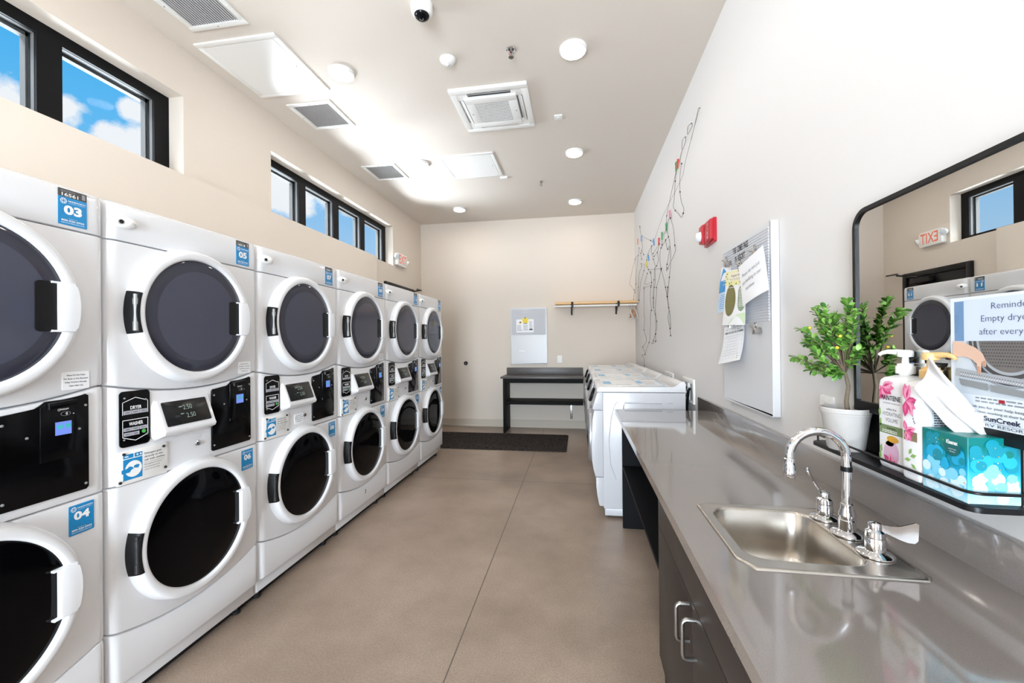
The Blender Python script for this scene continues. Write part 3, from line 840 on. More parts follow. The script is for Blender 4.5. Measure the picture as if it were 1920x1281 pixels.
def stacked_machine():
    root = thing('stacked_washer_dryer', 'machine', 'washer dryer', (0, 0, 0), 'stacked laundry machines along the left wall')
    MB().box(-0.42, FX - 0.028, -HW + 0.004, HW - 0.004, 0.055, 1.888, WHITE, 0.012).obj('cabinet', root)
    top = lambda y: 1.895
    s1, s2, s3, s4 = (lambda y: 1.7515), arc_low(1.226, 0.044), (lambda y: 0.8545), arc_low(0.334, 0.058)
    g = 0.0022
    lower = lambda f: (lambda y: f(y) - g)
    upper = lambda f: (lambda y: f(y) + g)
    front_panel(MB(), top, upper(s1), WHITE, rt=0.022, rb=0.004, back=0.06).obj('header_panel', root)
    front_panel(MB(), lower(s1), upper(s2), WHITE, rt=0.004).obj('dryer_front', root)
    front_panel(MB(), lower(s2), upper(s3), WHITE, rb=0.006).obj('control_panel', root)
    front_panel(MB(), lower(s3), upper(s4), WHITE, rt=0.006, rb=0.006).obj('washer_front', root)
    front_panel(MB(), lower(s4), lambda y: 0.128, WHITE, rt=0.012, rb=0.010).obj('lower_access_panel', root)
    k = MB().box(FX - 0.16, FX - 0.062, -HW + 0.006, HW - 0.006, 0.034, 0.130, WHITE, 0.003).obj('kick_plate', root)
    for yy in (-0.29, 0.29):
        f = MB().cyl((FX - 0.082, yy, 0.0), (FX - 0.082, yy, 0.016), 0.020, RUBBER, 16).cyl((FX - 0.082, yy, 0.016), (FX - 0.082, yy, 0.06), 0.009, SATIN, 10)
        f.obj('foot', root)
    for yy in (-0.29, 0.29):
        MB().cyl((-0.34, yy, 0.0), (-0.34, yy, 0.06), 0.02, RUBBER, 12).obj('foot', root)
    MB().box(-0.40, FX - 0.085, -HW + 0.004, HW - 0.004, 0.003, 0.058, RUBBER).obj('gap_shade', root)  # black filler standing in for the shaded gap under the cabinet
    # scooped lock at the header's left end
    lk = MB()
    yk = -0.306
    T = frame((sx_(yk) - 0.010, yk, 1.822), (0.35, 1, 0), (0, 0, 1))
    lk.lathe([(0.034, 0.0), (0.0325, 0.012), (0.026, 0.026), (0.014, 0.034), (0.0005, 0.036)], WHITE_P, T, 28, sx=1.36, sy=0.72)
    lk.lathe([(0.009, 0.024), (0.009, 0.0370), (0.0070, 0.0378)], GREY_PIN, T @ Matrix.Translation((-0.01, -0.004, 0)), 16)
    lk.lathe([(0.0070, 0.0375), (0.0004, 0.0377)], BLACK_P, T @ Matrix.Translation((-0.01, -0.004, 0)), 14)
    lk.obj('header_lock', root)
    round_door(root, DZ1, True)
    round_door(root, DZ2, False)
    # --- cycle selection panel
    T = SF(-0.270, 1.095)
    p = MB(); p.prism(rrect(-0.054, 0.054, -0.103, 0.103, 0.014), -0.002, 0.0035, BLACK_G, T, 0.0012)
    sp = p.obj('selection_panel', root)
    L = MB(); w0 = 0.0042
    for sgn in (1, -1):      # pointed outline round each half
        y0, y1, yp = (0.016, 0.062, 0.078) if sgn > 0 else (-0.004, -0.066, -0.083)
        pts = [(-0.045, y0), (-0.045, y1), (0, yp), (0.045, y1), (0.045, y0), (-0.045, y0)] if sgn < 0 else [(-0.045, y0), (-0.045, y1), (0, yp), (0.045, y1), (0.045, y0)]
        for (a, b), (c, d) in zip(pts[:-1], pts[1:]):
            q = V((c - a, d - b, 0)).normalized(); nn = V((-q.y, q.x, 0)) * 0.0011
            L.flat([(a - nn.x, b - nn.y), (c - nn.x, d - nn.y), (c + nn.x, d + nn.y), (a + nn.x, b + nn.y)], INK_W, T, w0)
    L.text('DRYER', T, 0.002, 0.040, 0.0125, INK_W, 0.02, w0, width=0.040)
    L.text('WASHER', T, 0.002, -0.020, 0.0125, INK_W, 0.02, w0, width=0.050)
    L.obj('lettering', sp, smooth=False)
    B = MB()
    for k in range(3):
        B.prism([(-0.041 + 0.028 * k, 0.017), (-0.0145 + 0.028 * k, 0.017), (-0.0145 + 0.028 * k, 0.031), (-0.041 + 0.028 * k, 0.031)], 0.003, 0.0046, GREYB, T)
        B.bars(T, -0.037 + 0.028 * k, -0.019 + 0.028 * k, 0.021, 0.027, 2, INK_N, 0.005, k + 5, 0.5, True)
    B.obj('dryer_buttons', sp)
    B = MB()
    for k in range(5):
        x0, y0_ = -0.041 + 0.028 * (k % 3), (-0.045 if k < 3 else -0.063)
        B.prism([(x0, y0_), (x0 + 0.0265, y0_), (x0 + 0.0265, y0_ + 0.013), (x0, y0_ + 0.013)], 0.003, 0.0046, GREYB, T)
        B.bars(T, x0 + 0.004, x0 + 0.022, y0_ + 0.004, y0_ + 0.009, 1, INK_N, 0.005, k + 5, 0.5, True)
    B.obj('washer_buttons', sp)
    B = MB()
    B.lathe([(0.0072, 0.003), (0.0068, 0.0052), (0.0004, 0.0055)], GREEN, T @ Matrix.Translation((0.030, -0.0545, 0)), 18)
    B.obj('start_button', sp)['label'] = 'round green start button'
    S = MB()
    for xx, yy in ((-0.038, 0.078), (0.038, 0.066), (-0.040, -0.075), (0.040, -0.068)): SCREW(S, T, xx, yy, 0.0036, 0.0035)
    S.obj('screws', sp)
    # --- price display in its slanted housing
    y0, y1 = -0.190, 0.036
    hz = MB()
    A = FX + 0.004
    def ring(yy, grow):
        return [(A - 0.01, yy, 1.150 + grow), (A + 0.006, yy, 1.146), (A + 0.047, yy, 1.034), (A + 0.052, yy, 1.024), (A + 0.047, yy, 1.012), (A + 0.03, yy, 1.004 - grow), (A - 0.01, yy, 0.988 - 2 * grow)]
    secs = [ring(y0 - 0.030, 0.0)]
    secs[0] = [(A - 0.01, y0 - 0.026, p[2] + (0.006 if i == 0 else 0)) for i, p in enumerate(secs[0])]
    secs += [ring(y0 - 0.004, 0), ring(y0, 0), ring(y1, 0), ring(y1 + 0.004, 0)]
    secs.append([(A - 0.01, y1 + 0.022, p[2]) for p in ring(y1, 0)])
    n = len(secs[0])
    hz.add([p for s in secs for p in s], [(i * n + j, (i + 1) * n + j, (i + 1) * n + j + 1, i * n + j + 1) for i in range(len(secs) - 1) for j in range(n - 1)], WHITE)
    ho = hz.obj('display_housing', root, sharp=60)
    up = V((0.006 - 0.047, 0, 1.146 - 1.034)).normalized()
    c = V((A + 0.0265, -0.0785, 1.090))
    T = frame(c, (0, 1, 0), up)
    dp = MB().prism(rrect(-0.101, 0.101, -0.0505, 0.0505, 0.005), -0.002, 0.0028, DISPLAY, T, 0.0008).obj('price_display', ho)
    L = MB(); w0 = 0.0034
    L.text('2.50', T, 0.004, 0.018, 0.0195, DIGIT, -0.01, w0, width=0.041)
    L.text('2.50', T, 0.010, -0.018, 0.0195, DIGIT, -0.01, w0, width=0.041)
    L.quad(T, -0.034, -0.019, 0.0215, 0.0245, DIGIT, w0); L.quad(T, 0.028, 0.040, 0.0195, 0.0212, INK_N, w0)
    L.quad(T, -0.034, -0.020, -0.009, -0.006, DIGIT, w0); L.bars(T, -0.060, -0.036, -0.019, -0.010, 2, INK_N, w0, 4)
    L.obj('price_digits', dp, smooth=False)
    # --- black payment panel with the card reader
    yc = 0.1785; T = SF(yc, 1.04)
    X0, X1 = -0.1165, 0.1165
    poly = [(X0, -0.149), (X0 + 0.006, -0.155), (X1 - 0.008, -0.155), (X1, -0.147), (X1, 0.160), (X1 - 0.008, 0.166), (0.090, 0.160), (0.045, 0.155), (0.0, 0.153), (-0.018, 0.142), (-0.03, 0.134), (X0 + 0.008, 0.126), (X0, 0.118)]
    pp = MB().prism(poly, -0.004, 0.006, BLACK_G, T, 0.002).obj('payment_panel', root)
    rd = MB().prism([(-0.020, -0.035), (0.074, -0.035), (0.074, 0.150), (0.066, 0.156), (0.0, 0.150), (-0.020, 0.138)], 0.004, 0.011, BLACK_G, T, 0.003)
    rd.prism([(-0.004, 0.128), (0.072, 0.138), (0.072, 0.153), (-0.004, 0.148)], 0.006, 0.022, BLACK_G, T, 0.004)
    ro = rd.obj('card_reader', pp)
    sc = MB().prism([(0.018, 0.043), (0.062, 0.043), (0.062, 0.085), (0.018, 0.085)], 0.0105, 0.0118, SCREEN, T)
    sc.quad(T, 0.022, 0.038, 0.063, 0.075, TEALB, 0.0121); sc.quad(T, 0.044, 0.060, 0.064, 0.076, TEALB, 0.0121)
    sc.obj('reader_screen', ro) if False else sc.obj('reader_screen', pp)
    L = MB(); w0 = 0.0114
    L.text('KIOSOFT', T, 0.043, 0.124, 0.0045, INK_W, 0.02, w0, width=0.024)
    for r0, r1 in ((0.0026, 0.0036),):
        n = 16
        L.add([(0.028 + r * math.cos(2 * PI * k / n), 0.1235 + r * math.sin(2 * PI * k / n), w0) for r in (r0, r1) for k in range(n)], [(k, (k + 1) % n, n + (k + 1) % n, n + k) for k in range(n)], INK_W, T)
    n = 24      # contactless symbol in its oval
    L.add([(0.046 + r * 1.9 * math.cos(2 * PI * k / n), 0.1095 + r * math.sin(2 * PI * k / n), w0) for r in (0.0066, 0.0072) for k in range(n)], [(k, (k + 1) % n, n + (k + 1) % n, n + k) for k in range(n)], INK_G, T)
    for k in range(4):
        rr = 0.0018 + 0.0017 * k
        L.add([(0.044 + (rr + d) * math.cos(math.radians(a)), 0.1095 + (rr + d) * math.sin(math.radians(a)), w0) for d in (0, 0.0008) for a in (-45, -15, 15, 45)], [(i, i + 1, i + 5, i + 4) for i in range(3)], INK_W, T)
    L.quad(T, 0.066, 0.070, 0.106, 0.108, INK_W, w0)
    L.obj('reader_marks', pp, smooth=False)
    S = MB()
    for xx, yy in ((X0 + 0.010, 0.098), (X1 - 0.010, 0.128), (X0 + 0.010, -0.130), (X1 - 0.010, -0.135), (-0.050, 0.050), (0.088, 0.052)): SCREW(S, T, xx, yy, 0.0042, 0.006)
    S.obj('screws', pp)
    # --- detergent instruction plate
    T = SF(-0.243, 0.917)
    dpl = MB().prism(rrect(-0.094, 0.094, -0.061, 0.061, 0.006), -0.002, 0.0045, WHITE_P, T, 0.0015).obj('detergent_plate', root)
    L = MB(); w0 = 0.005
    bx0, bx1, by0, by1 = -0.072, -0.004, -0.047, 0.030
    L.quad(T, bx0, bx1, by0, by1, BLUE, w0)
    L.quad(T, bx0, bx0 + 0.036, by1 + 0.003, by1 + 0.018, BLUE, w0); L.quad(T, bx0 + 0.040, bx1, by1 + 0.003, by1 + 0.018, BLUE, w0)
    L.quad(T, bx0 + 0.005, bx0 + 0.018, by1 + 0.008, by1 + 0.012, INK_W, w0 + 0.0004)
    for xx in (0.050, 0.062): L.flat(disc(bx0 + xx, by1 + 0.0105, 0.0035, 14), INK_W, T, w0 + 0.0004)
    n = 30
    L.add([(-0.036 + r * math.cos(2 * PI * k / n), -0.009 + r * math.sin(2 * PI * k / n), w0 + 0.0004) for r in (0.021, 0.030) for k in range(n)], [(k, (k + 1) % n, n + (k + 1) % n, n + k) for k in range(n)], INK_W, T)
    L.flat(disc(-0.036, -0.009, 0.0225, 24), INK_W, T, w0 + 0.0003)
    L.flat([(-0.078, -0.020), (-0.050, -0.020), (-0.044, -0.012), (-0.036, -0.009), (-0.040, -0.002), (-0.050, 0.002), (-0.060, -0.004), (-0.078, -0.006)], BLUE, T, w0 + 0.0007)   # pouring hand and scoop
    L.flat([(-0.036, -0.006), (-0.020, -0.010), (-0.014, 0.000), (-0.022, 0.004), (-0.034, 0.002)], BLUE, T, w0 + 0.0007)
    L.obj('picture', dpl, smooth=False)
    L = MB()
    for k, s in enumerate(('Detergent goes', 'directly in the', 'tub with clothes.')):
        L.text(s, T, 0.004, 0.036 - 0.0125 * k, 0.0066, INK_N, 0.012, w0, align='L', width=0.0047 * len(s))
    L.quad(T, 0.004, 0.080, 0.001, 0.0018, INK_N, w0)
    for k, s in enumerate(('Detergente se coloca', 'directamente en la', 'tolva con la ropa.')):
        L.text(s, T, 0.004, -0.006 - 0.0100 * k, 0.0046, INK_N, 0.0, w0, align='L', width=0.0033 * len(s))
    L.obj('lettering', dpl, smooth=False)
    S = MB()
    for xx, yy in ((-0.070, 0.051), (0.078, 0.047), (-0.083, -0.050), (0.085, -0.038)):
        S.lathe([(0.0052, 0.0045), (0.005, 0.0085), (0.003, 0.0095), (0.0004, 0.0095)], DARK_PIN, T @ Matrix.Translation((xx, yy, 0)), 12)
    S.obj('screws', dpl)
    # --- key lock
    T = SF(-0.010, 0.938)
    MB().lathe([(0.013, 0), (0.0125, 0.004), (0.010, 0.006), (0.008, 0.006)], CHROME, T, 22).lathe([(0.008, 0.006), (0.007, 0.009), (0.0004, 0.0095)], DARK_PIN, T, 18).quad(T, -0.001, 0.001, -0.005, 0.005, CHROME, 0.0098).obj('key_lock', root)
    return root

proto = stacked_machine()
BOUND = [0.526, 1.232, 1.938, 2.668, 3.405, 4.180, 4.915]
INFO = [('03', '04', '16561', 'stacked white washer and dryer tagged 03 and 04, cut by the left edge'),
        ('05', '06', '16518', 'stacked white washer and dryer tagged 05 and 06, second from the camera'),
        ('07', '08', '16560', 'stacked white washer and dryer tagged 07 and 08, paper notice beside its lock'),
        ('09', '10', '16512', 'stacked white washer and dryer tagged 09 and 10, scratch on its bottom panel'),
        ('11', '12', '16507', 'stacked white washer and dryer tagged 11 and 12, second from the far end'),
        ('13', '14', '16503', 'stacked white washer and dryer tagged 13 and 14, farthest, beside the mat')]
MACH = [proto] + [copy_tree(proto) for _ in range(5)]
for k, (a, b, asset, lb) in enumerate(INFO):
    m = MACH[k]
    y0, y1 = BOUND[k], BOUND[k + 1]
    ORIGIN[m.name] = V((0, 0, 0))
    m.location = (-1.655 - FX, (y0 + y1) / 2, 0)
    m.scale = (1, (y1 - y0 - 0.006) / (2 * HW), 1)
    m['label'] = lb
    number_tag(m, a, 0.256, 1.8225, 0.082, 0.117, asset)
    number_tag(m, b, 0.276, 0.791, 0.074, 0.098)
    if k in (0, 1, 3, 4): notice(m, 0.262, 1.253)
    if k == 2: notice(m, -0.058, 0.925)
sc_ = MB()
T = SF(-0.02, 0.215)
for pts in ([(0.0, 0.02), (0.004, 0.008), (0.0, -0.004), (-0.006, -0.012)],):
    sc_.tube([T @ V((x, y, 0.0002)) for x, y in pts], 0.0022, DARK_PIN, 6)
sc_.obj('scratch', MACH[3])

# ================================================================== front-load washers on the right
def front_loader():
    root = thing('front_load_washer', 'washer', 'washer', (0.485, 0, 0), 'white front-load washers along the right wall')
    hw = 0.375
    body = MB().box(0.182, 0.793, -hw, hw, 0.075, 0.972, WASHER_SHADED, 0.006)
    # pressed relief on the side sheets
    for s in (-1, 1):
        yy = s * hw
        body.tube([(0.275, yy, 0.30), (0.235, yy, 0.42), (0.225, yy, 0.60), (0.245, yy, 0.78), (0.275, yy, 0.885), (0.30, yy, 0.90)], 0.0045, WASHER_SHADED, 8)
        body.tube([(0.335, yy, 0.77), (0.338, yy, 0.87), (0.35, yy, 0.895), (0.62, yy, 0.895)], 0.006, WASHER_SHADED, 8)
        body.tube([(0.66, yy, 0.90), (0.70, yy, 0.90)], 0.0045, WASHER_SHADED, 8)
        body.tube([(0.335, yy, 0.80), (0.335, yy, 0.35), (0.36, yy, 0.30)], 0.0045, WASHER_SHADED, 8)
    body.obj('cabinet', root)
    P = lambda pts: [(x - 0.485, z) for x, z in pts]
    T = frame((0.485, hw, 0), (1, 0, 0), (0, 0, 1))      # profile in xz, extruded along -y .. uses w = -y
    MB().prism(P([(0.795, 0.976), (0.795, 1.040), (0.788, 1.052), (0.776, 1.057), (0.760, 1.054), (0.745, 1.043), (0.73, 1.026), (0.715, 1.018), (0.69, 1.016), (0.17, 1.014), (0.150, 1.008), (0.141, 0.995), (0.139, 0.976)]), 0, 2 * hw, WHITE, T, 0.003).obj('lid', root, sharp=40)
    MB().prism(P([(0.182, 0.974), (0.146, 0.974), (0.138, 0.955), (0.104, 0.850), (0.104, 0.842), (0.112, 0.836), (0.182, 0.836)]), 0.001, 2 * hw - 0.001, WASHER_SHADED, T, 0.003).obj('control_panel', root, sharp=40)
    MB().prism(P([(0.182, 0.832), (0.116, 0.832), (0.104, 0.76), (0.097, 0.66), (0.094, 0.55), (0.098, 0.44), (0.108, 0.37), (0.122, 0.318), (0.182, 0.318)]), 0.001, 2 * hw - 0.001, WASHER_SHADED, T, 0.003).obj('front_panel', root, sharp=40)
    MB().prism(P([(0.184, 0.313), (0.127, 0.313), (0.128, 0.24), (0.135, 0.17), (0.148, 0.098), (0.158, 0.092), (0.184, 0.092)]), 0.001, 2 * hw - 0.001, WASHER_SHADED, T, 0.003).obj('lower_panel', root, sharp=40)
    MB().box(0.192, 0.79, -hw + 0.004, hw - 0.004, 0.02, 0.074, WASHER_SHADED, 0.003).obj('kick_plate', root)
    for xx in (0.23, 0.75):
        for yy in (-0.31, 0.31):
            MB().cyl((xx, yy, 0), (xx, yy, 0.03), 0.02, RUBBER, 14).obj('foot', root)
    D = frame((0.098, 0, 0.565), (0, -1, 0), (0, 0, 1))
    d = MB().lathe([(0.225, -0.012), (0.222, 0.012), (0.212, 0.022), (0.195, 0.026), (0.178, 0.022), (0.165, 0.012)], mat('silver_ring', rgb(190, 192, 196), 0.3, metal=0.7), D, 48).obj('door', root)
    MB().lathe([(0.167, 0.012), (0.12, 0.024), (0.06, 0.030), (0.0005, 0.031)], BLACK_GLASS, D, 40).obj('door_glass', d)
    nrm = V((-0.95, 0, 0.312)).normalized()
    c = V((0.1245, 0, 0.905))
    K = frame(c, (0, -1, 0), V((0.312, 0, 0.95)), nrm)
    kn = MB()
    n = 44
    prof = [(0.057, 0.0), (0.058, 0.004), (0.058, 0.020), (0.055, 0.024), (0.030, 0.0255), (0.0005, 0.026)]
    kn.lathe(prof, BLACK_P, K, n)
    for k in range(22):          # knurled rim
        a = 2 * PI * k / 22
        kn.box(-0.0022, 0.0022, -0.002, 0.002, 0.004, 0.020, BLACK_P, T=K @ Matrix.Rotation(a, 4, 'Z') @ Matrix.Translation((0.0585, 0, 0)))
    kn.obj('control_dial', root)
    MB().prism(P([(0.793, 0.974), (0.826, 0.974), (0.793, 0.90)]), 0.10, 2 * hw - 0.10, WASHER_SHADED, T).obj('rear_bracket', root)
    U = F_UP(0.485, 0, 1.0148)
    pale, sky = mat('decal_white', rgb(248, 249, 251), 0.4), mat('decal_blue', rgb(132, 190, 226), 0.4)
    for x0, x1, y0, y1, sd in ((-0.29, -0.01, -0.29, 0.27, 1), (0.0, 0.19, -0.29, 0.27, 2)):
        dc = MB().prism(rrect(x0, x1, y0, y1, 0.01), 0, 0.0012, pale, U)
        q = 0.0014
        if sd == 1:
            dc.quad(U, x0 + 0.008, x0 + 0.075, y0 + 0.14, y0 + 0.36, sky, q)
            dc.bars(U, x0 + 0.10, x1 - 0.02, y0 + 0.06, y0 + 0.12, 2, INK_G, q, 3, 0.4)
            dc.bars(U, x0 + 0.02, x0 + 0.10, y0 + 0.05, y0 + 0.08, 1, INK_G, q, 9, 0.4)
        else:
            dc.quad(U, x0 + 0.0, x0 + 0.045, y0 + 0.20, y0 + 0.42, sky, q)
            dc.quad(U, x1 - 0.016, x1 - 0.004, y0 + 0.03, y1 - 0.1, sky, q)
            dc.bars(U, x0 + 0.055, x1 - 0.03, y0 + 0.10, y0 + 0.40, 5, INK_G, q, 6, 0.25)
            dc.quad(U, x0 - 0.01 + 0.02, x1 - 0.01, y0 + 0.01, y0 + 0.03, sky, q)
        dc.obj('instruction_decal', root, smooth=False)
    return root
fl = front_loader()
FL = [fl] + [copy_tree(fl) for _ in range(3)]
for k, (o, lb) in enumerate(zip(FL, ('nearest white front-load washer, its bare side facing the countertop',
                                     'white front-load washer just beyond the nearest one beside the countertop',
                                     'third white front-load washer counting away from the countertop',
                                     'farthest white front-load washer, against the far wall beside the open shelf desk'))):
    o.location = (0.485, 3.286 + 0.375 + 0.815 * k, 0)
    o['label'] = lb

# ================================================================== washer outlet boxes and hoses on the right wall
def outlet_box(y0, y1, z0, z1, label, hose):
    t = thing('washer_outlet_box', label, 'outlet box', (XR, (y0 + y1) / 2, z0), 'recessed washer outlet boxes')
    T = F_RIGHT(XR, (y0 + y1) / 2, (z0 + z1) / 2)
    w, h = (y1 - y0) / 2, (z1 - z0) / 2
    m = MB()
    e = 0.035
    for a, b, c, d in ((-w, w, h - e, h), (-w, w, -h, -h + e * 0.6), (-w, -w + e, -h + e * 0.6, h - e), (w - e, w, -h + e * 0.6, h - e), (-0.02, 0.02, -h + e * 0.6, h - e)):
        m.prism([(a, c), (b, c), (b, d), (a, d)], 0, 0.014, WHITE_P, T, 0.002)
    m.obj('face_plate', t)
    b = MB(); b.quad(T, -w + e, w - e, -h + e * 0.6, h - e, GREYB, 0.001)
    b.obj('box_recess', t, smooth=False)
    if hose:
        hs = MB()
        for yy, rr in ((-0.06, 0.010), (0.05, 0.010)):
            c = T @ V((yy, 0.0, 0.012))
            hs.tube([c + V((0.005, 0, 0.02)), c + V((-0.008, 0, 0.0)), c + V((-0.010, 0.01, -0.05)), c + V((-0.008, 0.06, -0.16)), c + V((-0.006, 0.12, -0.34)), c + V((-0.006, 0.15, -0.6))], rr, BLACK_P, 10)
        hs.obj('hoses', t)
outlet_box(3.335, 3.665, 0.880, 1.068, 'white washer outlet box on the right wall just behind the nearest washer', True)
outlet_box(4.04, 4.385, 0.90, 1.063, 'white washer outlet box on the right wall above the second washer', True)
def socket(T, label, w=0.036, h=0.058, loc=None):
    t = thing('wall_socket', label, 'socket', T @ V((0, -h, 0)))
    MB().prism(rrect(-w, w, -h, h, 0.005), 0, 0.006, WHITE_P, T, 0.002).obj('socket_plate', t)
    g = MB()
    for s in (-1, 1):
        g.prism(rrect(-0.016, 0.016, s * 0.024 - 0.015, s * 0.024 + 0.015, 0.006), 0.005, 0.0075, WHITE_P, T)
        for xx in (-0.006, 0.006): g.quad(T, xx - 0.001, xx + 0.001, s * 0.024, s * 0.024 + 0.008, INK_K, 0.0078)
        g.flat(disc(0, s * 0.024 - 0.006, 0.0022, 10), INK_K, T, 0.0078)
    g.obj('socket_face', t)
socket(F_BACK(-0.293, YB, 1.095), 'white double power socket on the far wall right of the blank board')
socket(F_RIGHT(XR, 1.632, 1.107), 'white power socket on the right wall behind the plant pot', 0.040)

# ================================================================== countertop, cabinet and shelf bay
CX, CZ = 0.263, 0.862
SX0, SX1, SY0, SY1 = 0.352, 0.726, 0.980, 1.362       # sink outline
hx0, hx1, hy0, hy1 = SX0 + 0.022, SX1 - 0.012, SY0 + 0.018, SY1 - 0.018
ct = MB(); zb = CZ - 0.033
for a, b, c, d in ((CX, XR - 0.02, hy1, 3.16), (CX, XR - 0.02, -0.5, hy0), (CX, hx0, hy0, hy1), (hx1, XR - 0.02, hy0, hy1)):
    ct.box(a, b, c, d, zb, CZ, QUARTZ)
ct_root = thing('countertop', 'long grey quartz countertop with a low backsplash along the right wall', 'countertop', (0.56, 1.3, CZ))
ct.obj('counter_slab', ct_root, smooth=False)
MB().box(XR - 0.022, XR, -0.5, 3.19, CZ - 0.03, 0.958, QUARTZ, 0.002).obj('backsplash', ct_root)

def base_cabinet(y0, y1, label, pulls=True):
    t = thing('base_cabinet', label, 'cabinet', (0.58, (y0 + y1) / 2, 0), None)
    fx = 0.31
    c = MB()
    c.box(fx + 0.02, XR - 0.01, y0 + 0.001, y0 + 0.019, 0.10, zb - 0.003, LAMINATE)
    c.box(fx + 0.02, XR - 0.01, y1 - 0.019, y1 - 0.001, 0.0, zb - 0.003, LAMINATE)
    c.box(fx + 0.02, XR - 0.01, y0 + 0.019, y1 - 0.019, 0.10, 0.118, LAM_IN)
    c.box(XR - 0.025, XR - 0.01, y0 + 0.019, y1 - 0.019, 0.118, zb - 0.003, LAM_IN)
    c.box(fx + 0.08, fx + 0.09, y0 + 0.001, y1 - 0.001, 0.0, 0.10, BLACK_P)
    c.obj('carcass', t, smooth=False)
    MB().box(fx, fx + 0.019, y0 + 0.001, y1 - 0.001, 0.6285, zb - 0.002, LAMINATE, 0.0012).obj('apron_panel', t)
    ym = (y0 + y1) / 2
    for a, b, py in ((ym + 0.0015, y1 - 0.001, ym + 0.033), (y0 + 0.001, ym - 0.0015, ym - 0.040)):
        d = MB().box(fx, fx + 0.019, a, b, 0.105, 0.6255, LAMINATE, 0.0012).obj('door', t)
        MB().tube([(fx + 0.002, py, 0.602), (fx - 0.026, py, 0.602), (fx - 0.033, py, 0.598), (fx - 0.036, py, 0.590), (fx - 0.036, py, 0.506), (fx - 0.033, py, 0.498), (fx - 0.026, py, 0.494), (fx + 0.002, py, 0.494)], 0.0055, SATIN, 10).obj('bar_pull', d)
    return t
base_cabinet(0.735, 1.742, 'charcoal two-door base cabinet with bar pulls under the sink')
base_cabinet(-0.29, 0.727, 'charcoal base cabinet under the near end of the countertop, below the frame')
t = thing('open_shelf_bay', 'dark open shelf bay under the far end of the countertop', 'shelf', (0.58, 2.45, 0))
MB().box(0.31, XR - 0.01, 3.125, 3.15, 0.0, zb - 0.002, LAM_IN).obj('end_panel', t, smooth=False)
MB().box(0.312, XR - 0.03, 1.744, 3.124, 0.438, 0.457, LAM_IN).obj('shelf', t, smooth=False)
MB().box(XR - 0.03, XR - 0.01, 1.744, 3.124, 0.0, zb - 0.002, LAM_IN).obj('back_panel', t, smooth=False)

# ================================================================== sink
def sink():
    t = thing('sink', 'small square stainless steel sink set in the grey countertop', 'sink', ((SX0 + SX1) / 2, (SY0 + SY1) / 2, CZ))
    bx0, bx1, by0, by1 = 0.386, 0.640, 1.030, 1.326
    cx, cy = (bx0 + bx1) / 2, (by0 + by1) / 2
    outer = [(SX0, SY0 + 0.046), (SX0 + 0.028, SY0), (SX1 - 0.014, SY0), (SX1, SY0 + 0.016), (SX1, SY1 - 0.016), (SX1 - 0.014, SY1), (SX0 + 0.030, SY1), (SX0, SY1 - 0.022)]
    def ray(poly, a):
        d = (math.cos(a), math.sin(a)); best = None
        for i in range(len(poly)):
            p, q = poly[i], poly[(i + 1) % len(poly)]
            ex, ey = q[0] - p[0], q[1] - p[1]
            den = d[0] * ey - d[1] * ex
            if abs(den) < 1e-12: continue
            tt = ((p[0] - cx) * ey - (p[1] - cy) * ex) / den
            ss = ((p[0] - cx) * d[1] - (p[1] - cy) * d[0]) / den
            if tt > 0 and -1e-9 <= ss <= 1 + 1e-9 and (best is None or tt < best): best = tt
        return (cx + d[0] * best, cy + d[1] * best)
    ang = sorted(set([2 * PI * k / 96 for k in range(96)] + [math.atan2(p[1] - cy, p[0] - cx) % (2 * PI) for p in outer]))
    def inset(poly, d):
        mx, my = (SX0 + SX1) / 2, (SY0 + SY1) / 2
        return [(p[0] + (d if p[0] < mx else -d), p[1] + (d if p[1] < my else -d)) for p in poly]
    loops = []
    def loop(poly, z): loops.append([(*ray(poly, a), z) for a in ang])
    loop(outer, CZ + 0.0005); loop(inset(outer, 0.001), CZ + 0.0035); loop(inset(outer, 0.005), CZ + 0.0050); loop(inset(outer, 0.010), CZ + 0.0035); loop(inset(outer, 0.013), CZ + 0.0030)
    nd = len(loops)
    loop(rrect(bx0 - 0.008, bx1 + 0.008, by0 - 0.008, by1 + 0.008, 0.055, 8), CZ + 0.0030)
    loop(rrect(bx0 - 0.004, bx1 + 0.004, by0 - 0.004, by1 + 0.004, 0.052, 8), CZ + 0.0020)
    loop(rrect(bx0, bx1, by0, by1, 0.050, 8), CZ - 0.004)
    loop(rrect(bx0 + 0.004, bx1 - 0.004, by0 + 0.004, by1 - 0.004, 0.048, 8), CZ - 0.09)
    loop(rrect(bx0 + 0.010, bx1 - 0.010, by0 + 0.010, by1 - 0.010, 0.045, 8), CZ - 0.125)
    loop(rrect(bx0 + 0.026, bx1 - 0.026, by0 + 0.026, by1 - 0.026, 0.04, 8), CZ - 0.143)
    loop(rrect(bx0 + 0.05, bx1 - 0.05, by0 + 0.05, by1 - 0.05, 0.03, 8), CZ - 0.148)
    loop(rrect(cx - 0.03, cx + 0.03, cy - 0.03, cy + 0.03, 0.0299, 8), CZ - 0.152)
    n = len(ang)
    def strip(a, b):
        m = MB()
        vs_ = [p for l in loops[a:b + 1] for p in l]
        m.add(vs_, [(i * n + j, i * n + (j + 1) % n, (i + 1) * n + (j + 1) % n, (i + 1) * n + j) for i in range(b - a) for j in range(n)], STEEL)
        return m
    strip(0, nd).obj('rim_and_deck', t, sharp=60)
    strip(nd, len(loops) - 1).obj('bowl', t, sharp=70)
    MB().lathe([(0.040, 0.001), (0.034, 0.004), (0.026, -0.004), (0.0005, -0.006)], CHROME, frame((cx, cy, CZ - 0.151), (1, 0, 0), (0, 1, 0)), 28).obj('drain', t)
sink()

